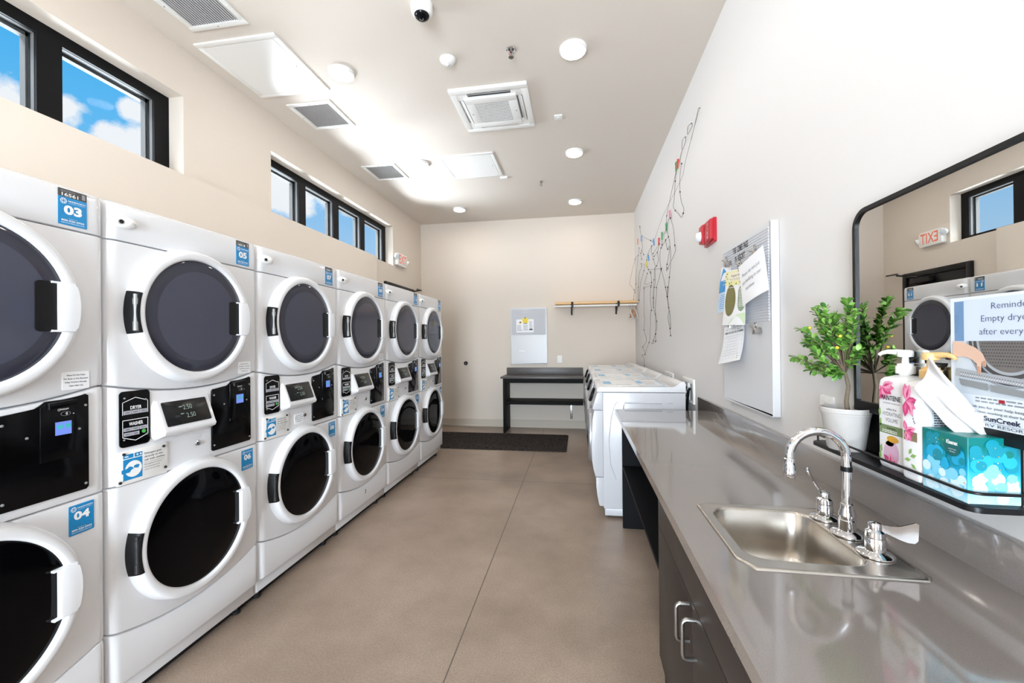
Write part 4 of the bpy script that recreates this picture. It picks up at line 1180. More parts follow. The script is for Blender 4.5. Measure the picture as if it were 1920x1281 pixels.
def faucet():
    z0 = CZ + 0.0042
    t = thing('faucet', 'chrome gooseneck faucet with two paddle handles behind the sink', 'faucet', (0.675, 1.185, z0))
    Tb = lambda x, y: frame((x, y, z0), (1, 0, 0), (0, 1, 0))
    MB().lathe([(0.036, 0), (0.036, 0.003), (0.031, 0.008), (0.020, 0.011), (0.0185, 0.012), (0.0185, 0.038), (0.0165, 0.040), (0.0165, 0.044), (0.0185, 0.046), (0.0185, 0.052), (0.0135, 0.068), (0.0135, 0.078), (0.0112, 0.080)], CHROME, Tb(0.675, 1.185), 36).obj('spout_base', t)
    xs, zt, R = 0.6745, 1.062, 0.0665
    pts = [(xs, 1.185, z0 + 0.06), (xs, 1.185, 0.98), (xs, 1.185, 1.04)]
    for k in range(17):
        a = PI * k / 16
        pts.append((xs - R + R * math.cos(a), 1.185, zt + R * math.sin(a)))
    pts += [(xs - 2 * R, 1.185, 1.045), (xs - 2 * R, 1.185, 1.034)]
    MB().tube(pts, 0.0108, CHROME, 20).obj('gooseneck_spout', t)
    MB().cyl((xs, 1.185, 1.028), (xs, 1.185, 1.040), 0.0125, BLACK_P, 20).obj('rubber_ring', t)
    MB().lathe([(0.0112, 0.044), (0.0128, 0.042), (0.0128, 0.016), (0.0140, 0.014), (0.0140, -0.004), (0.0128, -0.006), (0.0105, -0.006), (0.0005, -0.004)], CHROME, frame((xs - 2 * R, 1.185, 1.013), (1, 0, 0), (0, 1, 0)), 24).obj('aerator', t)
    for y, d, kind in ((1.284, (-0.45, 0.55, 0), 0), (1.084, (0.62, -0.55, 0), 1)):
        h = MB().lathe([(0.036, 0), (0.036, 0.003), (0.031, 0.007), (0.0205, 0.010), (0.0195, 0.011), (0.0195, 0.038), (0.0188, 0.039), (0.0188, 0.042), (0.0195, 0.043), (0.0185, 0.054), (0.0125, 0.058), (0.0125, 0.070), (0.0110, 0.074), (0.004, 0.076), (0.0005, 0.076)], CHROME, Tb(0.675, y), 32).obj('handle_base', t)
        b = MB()
        o = V((0.675, y, z0 + 0.066))
        if kind == 0:      # far blade, seen edge on: rises away from the hub
            path = [(0.004, 0.0), (-0.008, 0.006), (-0.018, 0.020), (-0.028, 0.038), (-0.037, 0.056), (-0.043, 0.070)]
            wd = [0.006, 0.007, 0.010, 0.015, 0.019, 0.016]
            dv, sv = V((1, 0, 0)), V((0.45, 0.89, 0))
        else:              # near blade: runs towards the wall with an upright flared paddle
            path = [(-0.004, 0.0), (0.014, -0.004), (0.030, -0.008), (0.046, -0.010), (0.060, -0.009), (0.072, -0.006), (0.078, -0.004)]
            wd = [0.007, 0.0075, 0.010, 0.015, 0.020, 0.023, 0.018]
            dv, sv = V((0.97, -0.22, 0)).normalized(), V((0.10, 0.08, 1)).normalized()
        vs_, fs_ = [], []
        for i, ((a, c), w) in enumerate(zip(path, wd)):
            p = o + dv * a + V((0, 0, c))
            q0, q1 = path[max(0, i - 1)], path[min(len(path) - 1, i + 1)]
            tv = (dv * (q1[0] - q0[0]) + V((0, 0, q1[1] - q0[1]))).normalized()
            nv = tv.cross(sv).normalized()
            for sgn, up in ((-1, 1), (1, 1), (1, -1), (-1, -1)):
                vs_.append(p + sv * (w * sgn) + nv * (0.0019 * up))
        for i in range(len(path) - 1):
            for j in range(4):
                fs_.append((i * 4 + j, i * 4 + (j + 1) % 4, i * 4 + 4 + (j + 1) % 4, i * 4 + 4 + j))
        fs_ += [(3, 2, 1, 0), tuple(len(vs_) - 4 + j for j in range(4))]
        b.add(vs_, fs_, CHROME)
        b.obj('paddle_lever', h, sharp=40)
faucet()

# ================================================================== far wall
YT = 6.164
t = thing('shelf_desk', 'open dark grey desk with one shelf and a backsplash against the far wall', 'desk', (-0.55, 6.4, 0))
MB().box(-1.168, 0.070, YT, YB, 0.822, 0.848, TABLE_G, 0.002).obj('desktop', t)
MB().box(-1.145, 0.070, YB - 0.02, YB, 0.848, 0.963, TABLE_G, 0.002).obj('backsplash', t)
MB().box(-1.130, -1.098, YT + 0.004, YB, 0.0, 0.822, TABLE_SHADED, 0.002).obj('side_panel', t)
MB().box(-1.098, 0.064, YT + 0.02, YB, 0.432, 0.472, TABLE_SHADED, 0.002).obj('shelf', t)
MB().box(-1.098, 0.068, YT + 0.03, YT + 0.05, 0.755, 0.822, TABLE_SHADED).obj('top_rail', t)
b = MB(); b.box(-0.137, -0.100, YB - 0.006, YB, 0.152, 0.432, SATIN, 0.001); b.box(-0.137, -0.100, YT + 0.16, YB - 0.006, 0.426, 0.432, SATIN)
for k in range(5): b.cyl((-0.1185, YB - 0.006, 0.18 + 0.05 * k), (-0.1185, YB - 0.008, 0.18 + 0.05 * k), 0.006, DARK_PIN, 10)
b.obj('shelf_bracket', t)

def carpet_mat():
    m = bpy.data.materials.new('mat_pile'); m.use_nodes = True
    n, l = m.node_tree.nodes, m.node_tree.links
    b = n['Principled BSDF']; b.inputs['Roughness'].default_value = 0.95; b.inputs['Specular IOR Level'].default_value = 0.1
    tc = n.new('ShaderNodeTexCoord'); no = n.new('ShaderNodeTexNoise'); no.inputs['Scale'].default_value = 75; no.inputs['Detail'].default_value = 4
    l.new(tc.outputs['Object'], no.inputs['Vector'])
    r = n.new('ShaderNodeValToRGB')
    r.color_ramp.elements[0].position = 0.38; r.color_ramp.elements[0].color = (*rgb(17, 15, 14), 1)
    r.color_ramp.elements[1].position = 0.68; r.color_ramp.elements[1].color = (*rgb(84, 77, 74), 1)
    l.new(no.outputs['Fac'], r.inputs[0]); l.new(r.outputs[0], b.inputs['Base Color'])
    bp = n.new('ShaderNodeBump'); bp.inputs['Strength'].default_value = 0.8; bp.inputs['Distance'].default_value = 0.006
    l.new(no.outputs['Fac'], bp.inputs['Height']); l.new(bp.outputs[0], b.inputs['Normal'])
    return m
mt = MB(); mt.prism(rrect(-2.30, -0.155, 5.18, 6.125, 0.045), 0.0, 0.008, carpet_mat(), F_UP(0, 0, 0.0005), 0.004)
tag(mt.obj('floor_mat', loc=(-1.2, 5.65, 0.0)), 'black flecked carpet mat on the concrete floor at the far end of the machines', 'mat')

def memo_board(T, w, h, zsplit, label, mt_=0.036):
    t = thing('memo_board', label, 'board', T @ V((0, -h / 2, 0)), 'white metal memo boards')
    BD = mat('memo_board_enamel', rgb(210, 210, 212), 0.3)
    BL = mat('memo_letter_felt', rgb(202, 203, 208), 0.6)
    m = MB(); m.prism(rrect(-w / 2, w / 2, -h / 2, h / 2, 0.004), 0.002, mt_, BD, T, 0.012, 4)
    m.obj('board', t)
    g = MB()
    y1, y0 = h / 2 - 0.022, zsplit
    g.quad(T, -w / 2 + 0.022, w / 2 - 0.022, y0, y1, BL, mt_ + 0.0006)
    n = int((y1 - y0) / 0.0125)
    for k in range(n):
        yy = y0 + (y1 - y0) * (k + 0.5) / n
        g.prism([(-w / 2 + 0.022, yy - 0.0045), (w / 2 - 0.022, yy - 0.0045), (w / 2 - 0.022, yy + 0.0045), (-w / 2 + 0.022, yy + 0.0045)], mt_, mt_ + 0.0032, BL, T, 0.001, 1)
    g.obj('letter_grooves', t)
    return t
Tb = F_BACK(-0.781, YB, 1.471)
bb_ = memo_board(Tb, 0.588, 0.900, 0.015, 'white memo board on the far wall above the desk')
s = MB()
for x0, x1, yy, a in ((-0.09, 0.0, 0.405, 0.05), (-0.085, 0.0, 0.375, 0.03), (-0.16, -0.07, -0.245, -0.08)):
    s.prism([(x0, yy), (x1, yy + a * 0.1), (x1, yy + 0.012 + a * 0.1), (x0, yy + 0.012)], 0.036, 0.0375, INK_W, Tb)
s.obj('tape_scrap', bb_)
pz_ = 0.0405
s = MB(); s.prism([(-0.196, 0.055), (0.082, 0.053), (0.082, 0.266), (-0.198, 0.262)], 0.0396, pz_, PAPER, Tb)
po = s.obj('posted_flyer', loc=Tb @ V((-0.06, 0.055, pz_)), smooth=False)
tag(po, 'white landscape flyer pinned to the memo board on the far wall', 'flyer')
L = MB()
pu = mat('purple_ink', rgb(110, 80, 130), 0.6); am = mat('amber_ink', rgb(226, 184, 70), 0.6)
L.flat(disc(-0.135, 0.212, 0.020, 18), am, Tb, pz_ + 0.0006); L.flat(disc(-0.128, 0.218, 0.012, 16), pu, Tb, pz_ + 0.0009)
L.bars(Tb, -0.185, -0.10, 0.075, 0.175, 6, INK_G, pz_ + 0.0006, 3); L.bars(Tb, -0.085, 0.0, 0.08, 0.18, 6, INK_G, pz_ + 0.0006, 5)
L.bars(Tb, 0.012, 0.07, 0.12, 0.235, 6, INK_G, pz_ + 0.0006, 8); L.prism([(0.005, 0.09), (0.07, 0.09), (0.06, 0.112), (0.03, 0.118), (0.012, 0.108)], pz_, pz_ + 0.0006, INK_N, Tb)
L.quad(Tb, -0.08, -0.02, 0.195, 0.212, INK_N, pz_ + 0.0006)
L.obj('print', po, smooth=False)
s = MB(); ye = mat('yellow_note', rgb(246, 226, 70), 0.6)
s.prism(rrect(-0.098, -0.004, 0.206, 0.284, 0.015), 0.0415, 0.043, ye, Tb)
yn = s.obj('sticky_note', loc=Tb @ V((-0.05, 0.206, 0.042)), smooth=False)
tag(yn, 'small bright yellow note overlapping the flyer on the far wall board', 'note')
L = MB(); L.lathe([(0.012, 0.043), (0.010, 0.052), (0.0005, 0.053)], pu, Tb @ Matrix.Translation((-0.055, 0.285, 0)), 14)
L.obj('magnet', yn)
L = MB(); L.bars(Tb, -0.09, -0.012, 0.215, 0.262, 3, am, 0.0434, 2, 0.5); L.obj('print', yn, smooth=False)

t = thing('wall_bumper', 'small round black bumper on the far wall left of the desk', 'bumper', (-1.829, YB, 1.0))
T = F_BACK(-1.829, YB, 1.033)
MB().lathe([(0.032, 0), (0.032, 0.012), (0.026, 0.022), (0.018, 0.022), (0.014, 0.012), (0.0005, 0.012)], BLACK_P, T, 24).obj('bumper_ring', t)
MB().lathe([(0.010, 0.012), (0.009, 0.018), (0.0005, 0.019)], SATIN, T, 14).obj('bumper_screw', t)

# hanging shelf with rail
t = thing('hanging_rail_shelf', 'pale wooden wall shelf with a white rail and black brackets in the far right corner', 'shelf', (0.26, 6.5, 1.94))
MB().box(-0.347, XR - 0.004, 6.352, YB, 1.940, 1.974, WOOD, 0.002).obj('shelf_board', t)
MB().cyl((-0.352, 6.372, 1.911), (XR - 0.012, 6.372, 1.911), 0.0145, WHITE_P, 18).obj('hanging_rail', t)
for xx in (-0.085, 0.597):
    b = MB()
    b.box(xx - 0.016, xx + 0.016, 6.343, 6.352, 1.895, 1.972, BLACK_M, 0.001)
    b.tube([(xx, 6.347, 1.90), (xx, 6.352, 1.892), (xx, 6.372, 1.888), (xx, 6.392, 1.895)], 0.006, BLACK_M, 8)
    b.box(xx - 0.026, xx + 0.0, 6.352, YB, 1.930, 1.939, BLACK_M, 0.001)
    b.box(xx - 0.026, xx + 0.0, YB - 0.010, YB, 1.79, 1.939, BLACK_M, 0.001)
    b.tube([(xx - 0.013, 6.38, 1.928), (xx - 0.013, 6.47, 1.87), (xx - 0.013, YB - 0.01, 1.80)], 0.010, BLACK_M, 8)
    b.obj('bracket', t)
def hanger(x, m, label, yaw, r=0.0055, drop=0.20):
    """a clothes hanger whose hook sits on the rail; yaw turns it about the hook"""
    c = V((x, 6.372, 0))
    R = Matrix.Rotation(yaw, 3, 'Z')
    tr = lambda y, z: c + R @ V((0, y, 0)) + V((0, 0, z))
    t = thing('clothes_hanger', label, 'hanger', (x, 6.372, 1.70), 'hangers on the corner rail')
    zr = 1.912
    hk = [tr(0.0195 * math.cos(a), zr + 0.0195 * math.sin(a)) for a in [math.radians(d) for d in range(200, -61, -20)]]
    hk += [tr(0.004, zr - 0.03), tr(0.0, zr - 0.05), tr(0.0, zr - 0.085)]
    MB().tube(hk, 0.0021, SATIN, 8).obj('hook', t)
    z1, z2 = zr - 0.08, zr - drop
    b = MB()
    if r < 0.006:
        b.tube([tr(0, z1), tr(0.05, z1 - 0.02), tr(0.17, z2 + 0.008), tr(0.178, z2), tr(0.17, z2 - 0.006), tr(0, z2 - 0.006), tr(-0.17, z2 - 0.006), tr(-0.178, z2), tr(-0.17, z2 + 0.008), tr(-0.05, z1 - 0.02)], r, m, 8, True)
        b.obj('hanger_frame', t)
    else:
        b.tube([tr(-0.19, z2 + 0.01), tr(-0.15, z2 + 0.045), tr(-0.05, z1 - 0.008), tr(0, z1), tr(0.05, z1 - 0.008), tr(0.15, z2 + 0.045), tr(0.19, z2 + 0.01)], r, m, 10, rad=[r * .8, r, r * 1.2, r * 1.25, r * 1.2, r, r * .8])
        b.obj('hanger_shoulders', t)
        MB().tube([tr(-0.165, z2 + 0.032), tr(0.165, z2 + 0.032)], 0.005, m, 8).obj('trouser_bar', t)
hanger(0.768, WHITE_P, 'white plastic hanger, left of the wooden hanger on the corner rail', 0.03)
hanger(0.800, mat('hanger_wood', rgb(188, 128, 84), 0.45), 'wooden clothes hanger between two white hangers on the corner rail', 0.03, 0.010)
hanger(0.842, WHITE_P, 'white plastic hanger against the right wall on the corner rail', 0.03)

# ================================================================== right wall: fire alarm, string of wires, memo board with papers
t = thing('fire_alarm', 'red fire alarm strobe on the right wall', 'fire alarm', (XR, 2.90, 2.0))
T = F_RIGHT(XR, 2.905, 2.075)
MB().prism(rrect(-0.105, 0.105, -0.078, 0.078, 0.012), 0, 0.018, RED, T, 0.005).obj('back_plate', t)
b = MB(); b.prism([(-0.100, -0.058), (-0.02, -0.074), (0.10, -0.060), (0.10, 0.068), (-0.100, 0.068)], 0.016, 0.042, RED, T, 0.010, 3)
b.prism([(-0.100, -0.055), (-0.022, -0.064), (-0.022, 0.062), (-0.100, 0.062)], 0.035, 0.054, RED, T, 0.008, 3)
b.obj('alarm_body', t)
MB().lathe([(0.028, 0.050), (0.028, 0.060), (0.021, 0.078), (0.008, 0.084), (0.0005, 0.084)], LENS_W, T @ Matrix.Translation((-0.060, -0.01, 0)), 22, sy=1.2).obj('strobe_lens', t)
L = MB()
for k, ch in enumerate('FIRE'): L.text(ch, T, 0.055, 0.040 - 0.027 * k, 0.017, INK_W, 0.015, 0.0425)
L.obj('lettering', t, smooth=False)

WIRES=[[(0.86,3.105,3.009),(0.86,3.499,2.801),(0.86,3.642,2.711),(0.86,4.344,2.645),(0.86,4.85,2.513)],
[(0.86,3.131,3.016),(0.86,3.209,2.961),(0.86,3.32,2.89)],
[(0.86,3.301,3.005),(0.86,3.4,3.036),(0.86,3.425,3.007),(0.86,3.418,2.978),(0.86,3.332,2.977),(0.86,3.287,2.978),(0.86,3.301,3.005)],
[(0.86,3.491,2.993),(0.86,3.585,3.013),(0.86,3.597,2.939),(0.86,3.484,2.956),(0.86,3.491,2.993)],
[(0.86,3.597,2.939),(0.86,3.652,2.911),(0.86,3.691,2.87)],
[(0.86,3.619,2.835),(0.86,3.677,2.756),(0.86,3.683,2.623),(0.86,3.633,2.516),(0.86,3.565,2.446),(0.86,3.584,2.412),(0.86,3.638,2.393),(0.86,3.729,2.448),(0.86,3.864,2.522),(0.86,3.944,2.59),(0.86,3.9,2.629),(0.86,3.852,2.778),(0.86,3.787,2.869)],
[(0.86,3.787,2.869),(0.86,4.026,2.721),(0.86,4.221,2.582),(0.86,4.226,2.484)],
[(0.86,4.074,2.538),(0.86,4.194,2.503),(0.86,4.227,2.454),(0.86,4.355,2.448),(0.86,4.439,2.429),(0.86,4.46,2.358),(0.86,4.55,2.316),(0.86,4.573,2.223),(0.86,4.525,2.123),(0.86,4.379,1.983),(0.86,4.244,1.8)],
[(0.86,4.061,2.515),(0.86,3.943,2.384),(0.86,3.893,2.221),(0.86,3.875,2.169),(0.86,3.968,2.132),(0.86,4.2,2.069),(0.86,4.247,2.048),(0.86,4.261,2.096),(0.86,4.229,2.113),(0.86,4.088,2.259),(0.86,4.156,2.364),(0.86,4.227,2.454)],
[(0.86,4.156,2.364),(0.86,4.279,2.362),(0.86,4.514,2.336)],
[(0.86,4.279,2.362),(0.86,4.235,2.287),(0.86,4.191,2.251),(0.86,4.088,2.259),(0.86,4.066,2.124),(0.86,4.131,1.971),(0.86,4.229,1.798)],
[(0.86,4.6,2.398),(0.86,4.98,2.375)],
[(0.86,4.6,2.398),(0.86,4.717,2.334),(0.86,4.919,2.332)],
[(0.86,5.062,2.482),(0.86,5.323,2.451),(0.86,5.428,2.389),(0.86,5.431,2.34),(0.86,5.311,2.244),(0.86,5.149,2.176)],
[(0.86,5.062,2.482),(0.86,5.088,2.417),(0.86,4.963,2.306),(0.86,4.843,2.201),(0.86,4.885,2.186),(0.86,4.934,2.065),(0.86,4.982,1.98),(0.86,4.982,1.98),(0.86,5.002,1.866),(0.86,4.995,1.758),(0.86,4.874,1.665),(0.86,4.798,1.586),(0.86,4.802,1.513),(0.86,4.886,1.448),(0.86,4.871,1.365),(0.86,4.934,1.35),(0.86,5.131,1.335),(0.86,5.017,1.373),(0.86,4.886,1.448)],
[(0.86,4.717,2.334),(0.86,4.665,2.24),(0.86,4.764,2.194),(0.86,4.865,2.182),(0.86,4.852,2.053),(0.86,4.918,1.979),(0.86,4.94,1.959),(0.86,4.995,1.758)],
[(0.86,5.311,2.248),(0.86,4.865,2.175),(0.86,4.508,2.12)],
[(0.86,4.526,2.109),(0.86,4.658,2.024),(0.86,4.797,1.959),(0.86,4.779,1.931),(0.86,4.869,1.747),(0.86,4.874,1.665),(0.86,4.866,1.447)],
[(0.86,5.388,2.215),(0.86,5.606,2.108),(0.86,5.087,2.06)],
[(0.86,5.135,2.027),(0.86,5.664,2.069),(0.86,5.665,2.059),(0.86,5.699,1.719),(0.86,5.635,1.671),(0.86,5.712,1.517),(0.86,5.517,1.404),(0.86,5.574,1.349),(0.86,5.832,1.29),(0.86,5.675,1.226),(0.86,5.655,1.191),(0.86,5.869,1.176),(0.86,5.698,1.137),(0.86,5.74,1.095),(0.86,5.676,1.041)],
[(0.86,5.148,2.192),(0.86,5.087,2.06),(0.86,5.145,2.008),(0.86,5.159,2.002),(0.86,5.191,1.862),(0.86,5.107,1.728),(0.86,5.185,1.726),(0.86,5.24,1.438),(0.86,5.318,1.349),(0.86,5.473,1.286),(0.86,5.639,1.192)],
[(0.86,6.075,2.685),(0.86,6.148,2.597),(0.834,6.3,2.571),(0.754,6.3,2.226),(0.773,6.3,2.186),(0.815,6.3,2.121),(0.82,6.3,2.121),(0.809,6.3,1.984)],
[(0.86,6.148,2.597),(0.85,6.3,2.364),(0.844,6.3,2.208),(0.829,6.3,2.086)],
[(0.86,5.822,2.737),(0.86,5.77,2.635),(0.86,5.832,2.595),(0.86,5.663,2.506)],
[(0.86,5.924,2.583),(0.86,5.84,2.479)],
[(0.86,5.846,2.389),(0.86,6.102,2.313),(0.86,6.181,2.143),(0.86,6.219,2.081),(0.86,6.194,1.962)],
[(0.86,5.904,2.427),(0.86,5.59,2.36),(0.86,5.649,2.293),(0.86,5.952,2.178),(0.86,6.021,2.085),(0.86,6.109,1.949),(0.86,6.198,1.91)],
[(0.86,5.972,2.959),(0.86,5.847,2.807),(0.86,5.125,2.56),(0.86,4.952,2.495)],
[(0.86,4.311,1.9),(0.86,4.244,1.8),(0.86,4.174,1.684),(0.86,4.119,1.616),(0.86,4.096,1.489),(0.86,4.125,1.484),(0.86,4.105,1.417)],
[(0.86,4.209,1.887),(0.86,4.229,1.798),(0.86,4.16,1.663),(0.86,4.209,1.59),(0.86,4.125,1.484)]]
PINS=[('red',(0.86,3.738,2.88),25),
('pink',(0.86,4.068,2.545),0),
('green',(0.86,4.232,2.474),0),
('green',(0.86,4.439,2.439),0),
('blue',(0.86,4.902,2.483),-25),
('red',(0.86,4.607,2.421),15),
('blue',(0.86,5.264,2.378),-30),
('yellow',(0.86,5.407,2.323),-20),
('blue',(0.86,5.821,2.755),5),
('orange',(0.86,6.167,2.79),0),
('green',(0.86,3.797,2.882),0)]

wt = thing('wire_string_lights', 'dark wire string lights with tiny bulbs sprawling down the right wall', 'string lights', (0.86, 4.6, 1.1))
wire_m = mat('dark_wire', rgb(52, 52, 56), 0.5)
w_, nodes = MB(), []
def spline(pts, k=4):
    out = []
    for i in range(len(pts) - 1):
        p0, p1, p2, p3 = V(pts[max(0, i - 1)]), V(pts[i]), V(pts[i + 1]), V(pts[min(len(pts) - 1, i + 2)])
        for j in range(k):
            s = j / k
            out.append(0.5 * ((2 * p1) + (p2 - p0) * s + (2 * p0 - 5 * p1 + 4 * p2 - p3) * s * s + (3 * p1 - p0 - 3 * p2 + p3) * s ** 3))
    out.append(V(pts[-1])); return out
for i, pl in enumerate(WIRES):
    w_.tube(spline(pl, 3), 0.0012 if i in (0, 1) else 0.0017, wire_m, 5)
    if i > 4: nodes += [pl[0], pl[-1]] + pl[2:-1:3]
w_.obj('wire', wt)
for k, p in enumerate(nodes[:90]):
    MB().ball(p, 0.0065, BLACK_P, 8, 0.8, 1, 1.3).obj('bulb', wt)
hk = MB()
for y, z in ((3.125, 3.02), (3.335, 3.02), (3.515, 3.005), (6.02, 2.97)):
    hk.cyl((XR, y, z), (XR - 0.014, y, z), 0.005, SATIN, 8)
hk.obj('wall_hooks', wt)
PC = {'red': rgb(200, 50, 40), 'pink': rgb(196, 120, 140), 'green': rgb(50, 140, 80), 'blue': rgb(70, 140, 195), 'yellow': rgb(206, 190, 60), 'orange': rgb(214, 120, 70)}
PL = ['bright red clothespin highest on the wall wires', 'pale pink clothespin at the top of the hanging tangle', 'upper of two green clothespins on the wall wires', 'lower of two green clothespins, beside the orange-red one',
      'blue clothespin left of the orange-red clothespin in the middle of the tangle', 'orange-red clothespin in the middle of the wire tangle', 'blue clothespin lowest on the wires, above the yellow one',
      'yellow clothespin lowest on the wall wires', 'blue clothespin near the far corner on the wires', 'orange clothespin nearest the far corner on the wires', 'dark green clothespin just under the highest red one']
for (cname, p, ang), lb in zip(PINS, PL):
    m = mat('clothespin_' + cname, PC[cname], 0.45)
    if p[0] < 0.85: p = (0.84, p[1], p[2])
    T = F_RIGHT(p[0] - 0.004, p[1], p[2]) @ Matrix.Rotation(math.radians(-ang), 4, 'Z')
    t = thing('clothespin', lb, 'clothespin', (p[0] - 0.004, p[1], p[2] - 0.035), 'clothespins on the wall wires')
    for s_ in (-1, 1):
        MB().prism([(s_ * 0.001, -0.036), (s_ * 0.006, -0.036), (s_ * 0.0085, 0.0), (s_ * 0.016, 0.042), (s_ * 0.011, 0.042), (s_ * 0.002, 0.004)], -0.006, 0.006, m, T, 0.001, 1).obj('prong', t)
    MB().cyl(T @ V((0, 0.004, -0.007)), T @ V((0, 0.004, 0.0075)), 0.0045, SATIN, 10).obj('spring', t)

Tr = F_RIGHT(XR, 2.290, 1.460)
mb_ = memo_board(Tr, 0.625, 0.868, -0.010, 'white memo board on the right wall with papers clipped to it', 0.034)
L = MB(); w0 = 0.0376
for s, yy, wd, cx in (('THIS  COMES  PAGE', 0.385, 0.205, -0.03), ('IN  RESORT', 0.338, 0.135, -0.035), ('ITEMS', 0.291, 0.065, -0.035)):
    L.text(s, Tr, cx, yy, 0.031, INK_K, 0.03, w0, width=wd)
L.quad(Tr, -0.125, 0.055, 0.255, 0.261, INK_K, w0)
L.obj('felt_letters', mb_, smooth=False)

def sheet(name, label, cat, corners, mats_fn, curl=0.0, group=None, w0=0.048, n=14, flip=0):
    """a slightly curled paper sheet; corners bl, br, tr, tl in the board's uv plane, mats_fn adds print in sheet uv"""
    bl, br, tr_, tl = [V((c[0], c[1], 0)) for c in corners]
    def P(a, b, e=0.0):
        p = (bl * (1 - a) + br * a) * (1 - b) + (tl * (1 - a) + tr_ * a) * b
        lift = curl * ((1 - b) ** 2) * (0.5 + 0.8 * abs(a - 0.5)) + 0.012 * math.sin(a * 3.0) * (1 - b)
        return Tr @ V((p.x, p.y, w0 + lift + e))
    m = MB()
    for e_, s_ in ((0.0, 1), (-0.0012, -1)):
        vs_ = [P(i / n, j / n, e_) for j in range(n + 1) for i in range(n + 1)]
        m.add(vs_, [((j * (n + 1) + i), (j * (n + 1) + i + 1), ((j + 1) * (n + 1) + i + 1), ((j + 1) * (n + 1) + i))[::s_] for j in range(n) for i in range(n)], PAPER)
    c = P(0.5, 0.0)
    o = m.obj(name, loc=c)
    tag(o, label, cat, group)
    class Pr:       # print on the sheet, following its curl
        def __init__(s): s.m = MB()
        def poly(s, pts, mt, e=0.0008): s.m.add([P(a, b, e) for a, b in pts], [tuple(range(len(pts)))], mt)
        def rect(s, a0, a1, b0, b1, mt, e=0.0008, k=6):
            vs_ = [P(a0 + (a1 - a0) * i / k, b, e) for b in (b0, b1) for i in range(k + 1)]
            s.m.add(vs_, [(i, i + 1, k + 2 + i, k + 1 + i) for i in range(k)], mt)
        def rrc(s, a0, a1, b0, b1, mt, e=0.0008, k=12, r=0.5):
            """tall stadium shape in strips"""
            ra, rows = (a1 - a0) / 2, 24
            pts = []
            asp = (tl - bl).length / max(1e-6, (br - bl).length)
            rb = ra / asp
            for j in range(rows + 1):
                b = b0 + (b1 - b0) * j / rows
                q = 1.0
                if b < b0 + rb: q = math.sqrt(max(0, 1 - ((b0 + rb - b) / rb) ** 2))
                if b > b1 - rb: q = math.sqrt(max(0, 1 - ((b - b1 + rb) / rb) ** 2))
                pts.append((b, ra * q))
            cx = (a0 + a1) / 2
            for (b_, h_), (b2, h2) in zip(pts[:-1], pts[1:]):
                q_ = 8
                s.m.add([P(cx - hh + 2 * hh * i / q_, bb_, e) for bb_, hh in ((b_, h_), (b2, h2)) for i in range(q_ + 1)], [(i, i + 1, q_ + 2 + i, q_ + 1 + i) for i in range(q_)], mt)
        def bars(s, a0, a1, b0, b1, rows, mt, e=0.0012, seed=1, fill=0.5, center=True):
            rnd = random.Random(seed); dy = (b1 - b0) / rows
            for i in range(rows):
                yy = b1 - dy * (i + 0.5); ln = (a1 - a0) * rnd.uniform(0.65, 1.0)
                x = a0 + ((a1 - a0 - ln) / 2 if center else 0); xe = x + ln
                while x < xe - 1e-4:
                    wd = min((a1 - a0) * rnd.uniform(0.08, 0.2), xe - x)
                    s.rect(x, x + wd, yy - dy * fill / 2, yy + dy * fill / 2, mt, e, 1); x += wd + (a1 - a0) * 0.03
        def text(s, body, ca, cb, hb, mt, wa, bold=0.0, e=0.0012):
            vs_, fs_, (x0, x1, y0, y1) = text_geo(body, bold)
            s.m.add([P(ca + (v.x - (x0 + x1) / 2) * wa / (x1 - x0), cb + v.y * hb / 0.7, e) for v in vs_], fs_, mt)
    pr = Pr(); mats_fn(pr); pr.m.obj('print', o, smooth=False)
    return o
uv = lambda Y, Z: (2.290 - Y, Z - 1.460)
sk = mat('poster_blue', rgb(62, 152, 216), 0.6); pb = mat('poster_pale_blue', rgb(206, 226, 245), 0.6)
def p_blue(p):
    p.rect(0.0, 1.0, 0.44, 0.70, sk); p.poly([(0.0, 0.70), (1.0, 0.70), (0.45, 0.93), (0.25, 0.98)], sk)
    p.rect(0, 1, 0.0, 0.44, pb)
    p.text('wash, dry', 0.64, 0.68, 0.035, INK_W, 0.5); p.text('& fold', 0.62, 0.60, 0.035, INK_W, 0.4)
    p.bars(0.22, 0.95, 0.06, 0.40, 8, sk, seed=4, fill=0.4)
sheet('clipped_flyer', 'blue and white flyer with a folded corner, leftmost on the right wall board', 'flyer', (uv(2.665, 1.528), uv(2.47, 1.53), uv(2.445, 1.785), uv(2.60, 1.790)), p_blue, 0.008, 'papers on the right wall board', 0.040)
ol, og, pg, py_ = mat('olive_ink', rgb(122, 116, 62), 0.6), mat('sage_ink', rgb(144, 164, 132), 0.6), mat('pale_green_ink', rgb(214, 232, 196), 0.6), mat('pale_yellow_ink', rgb(242, 238, 176), 0.6)
lf = mat('leaf_ink', rgb(98, 142, 60), 0.6)
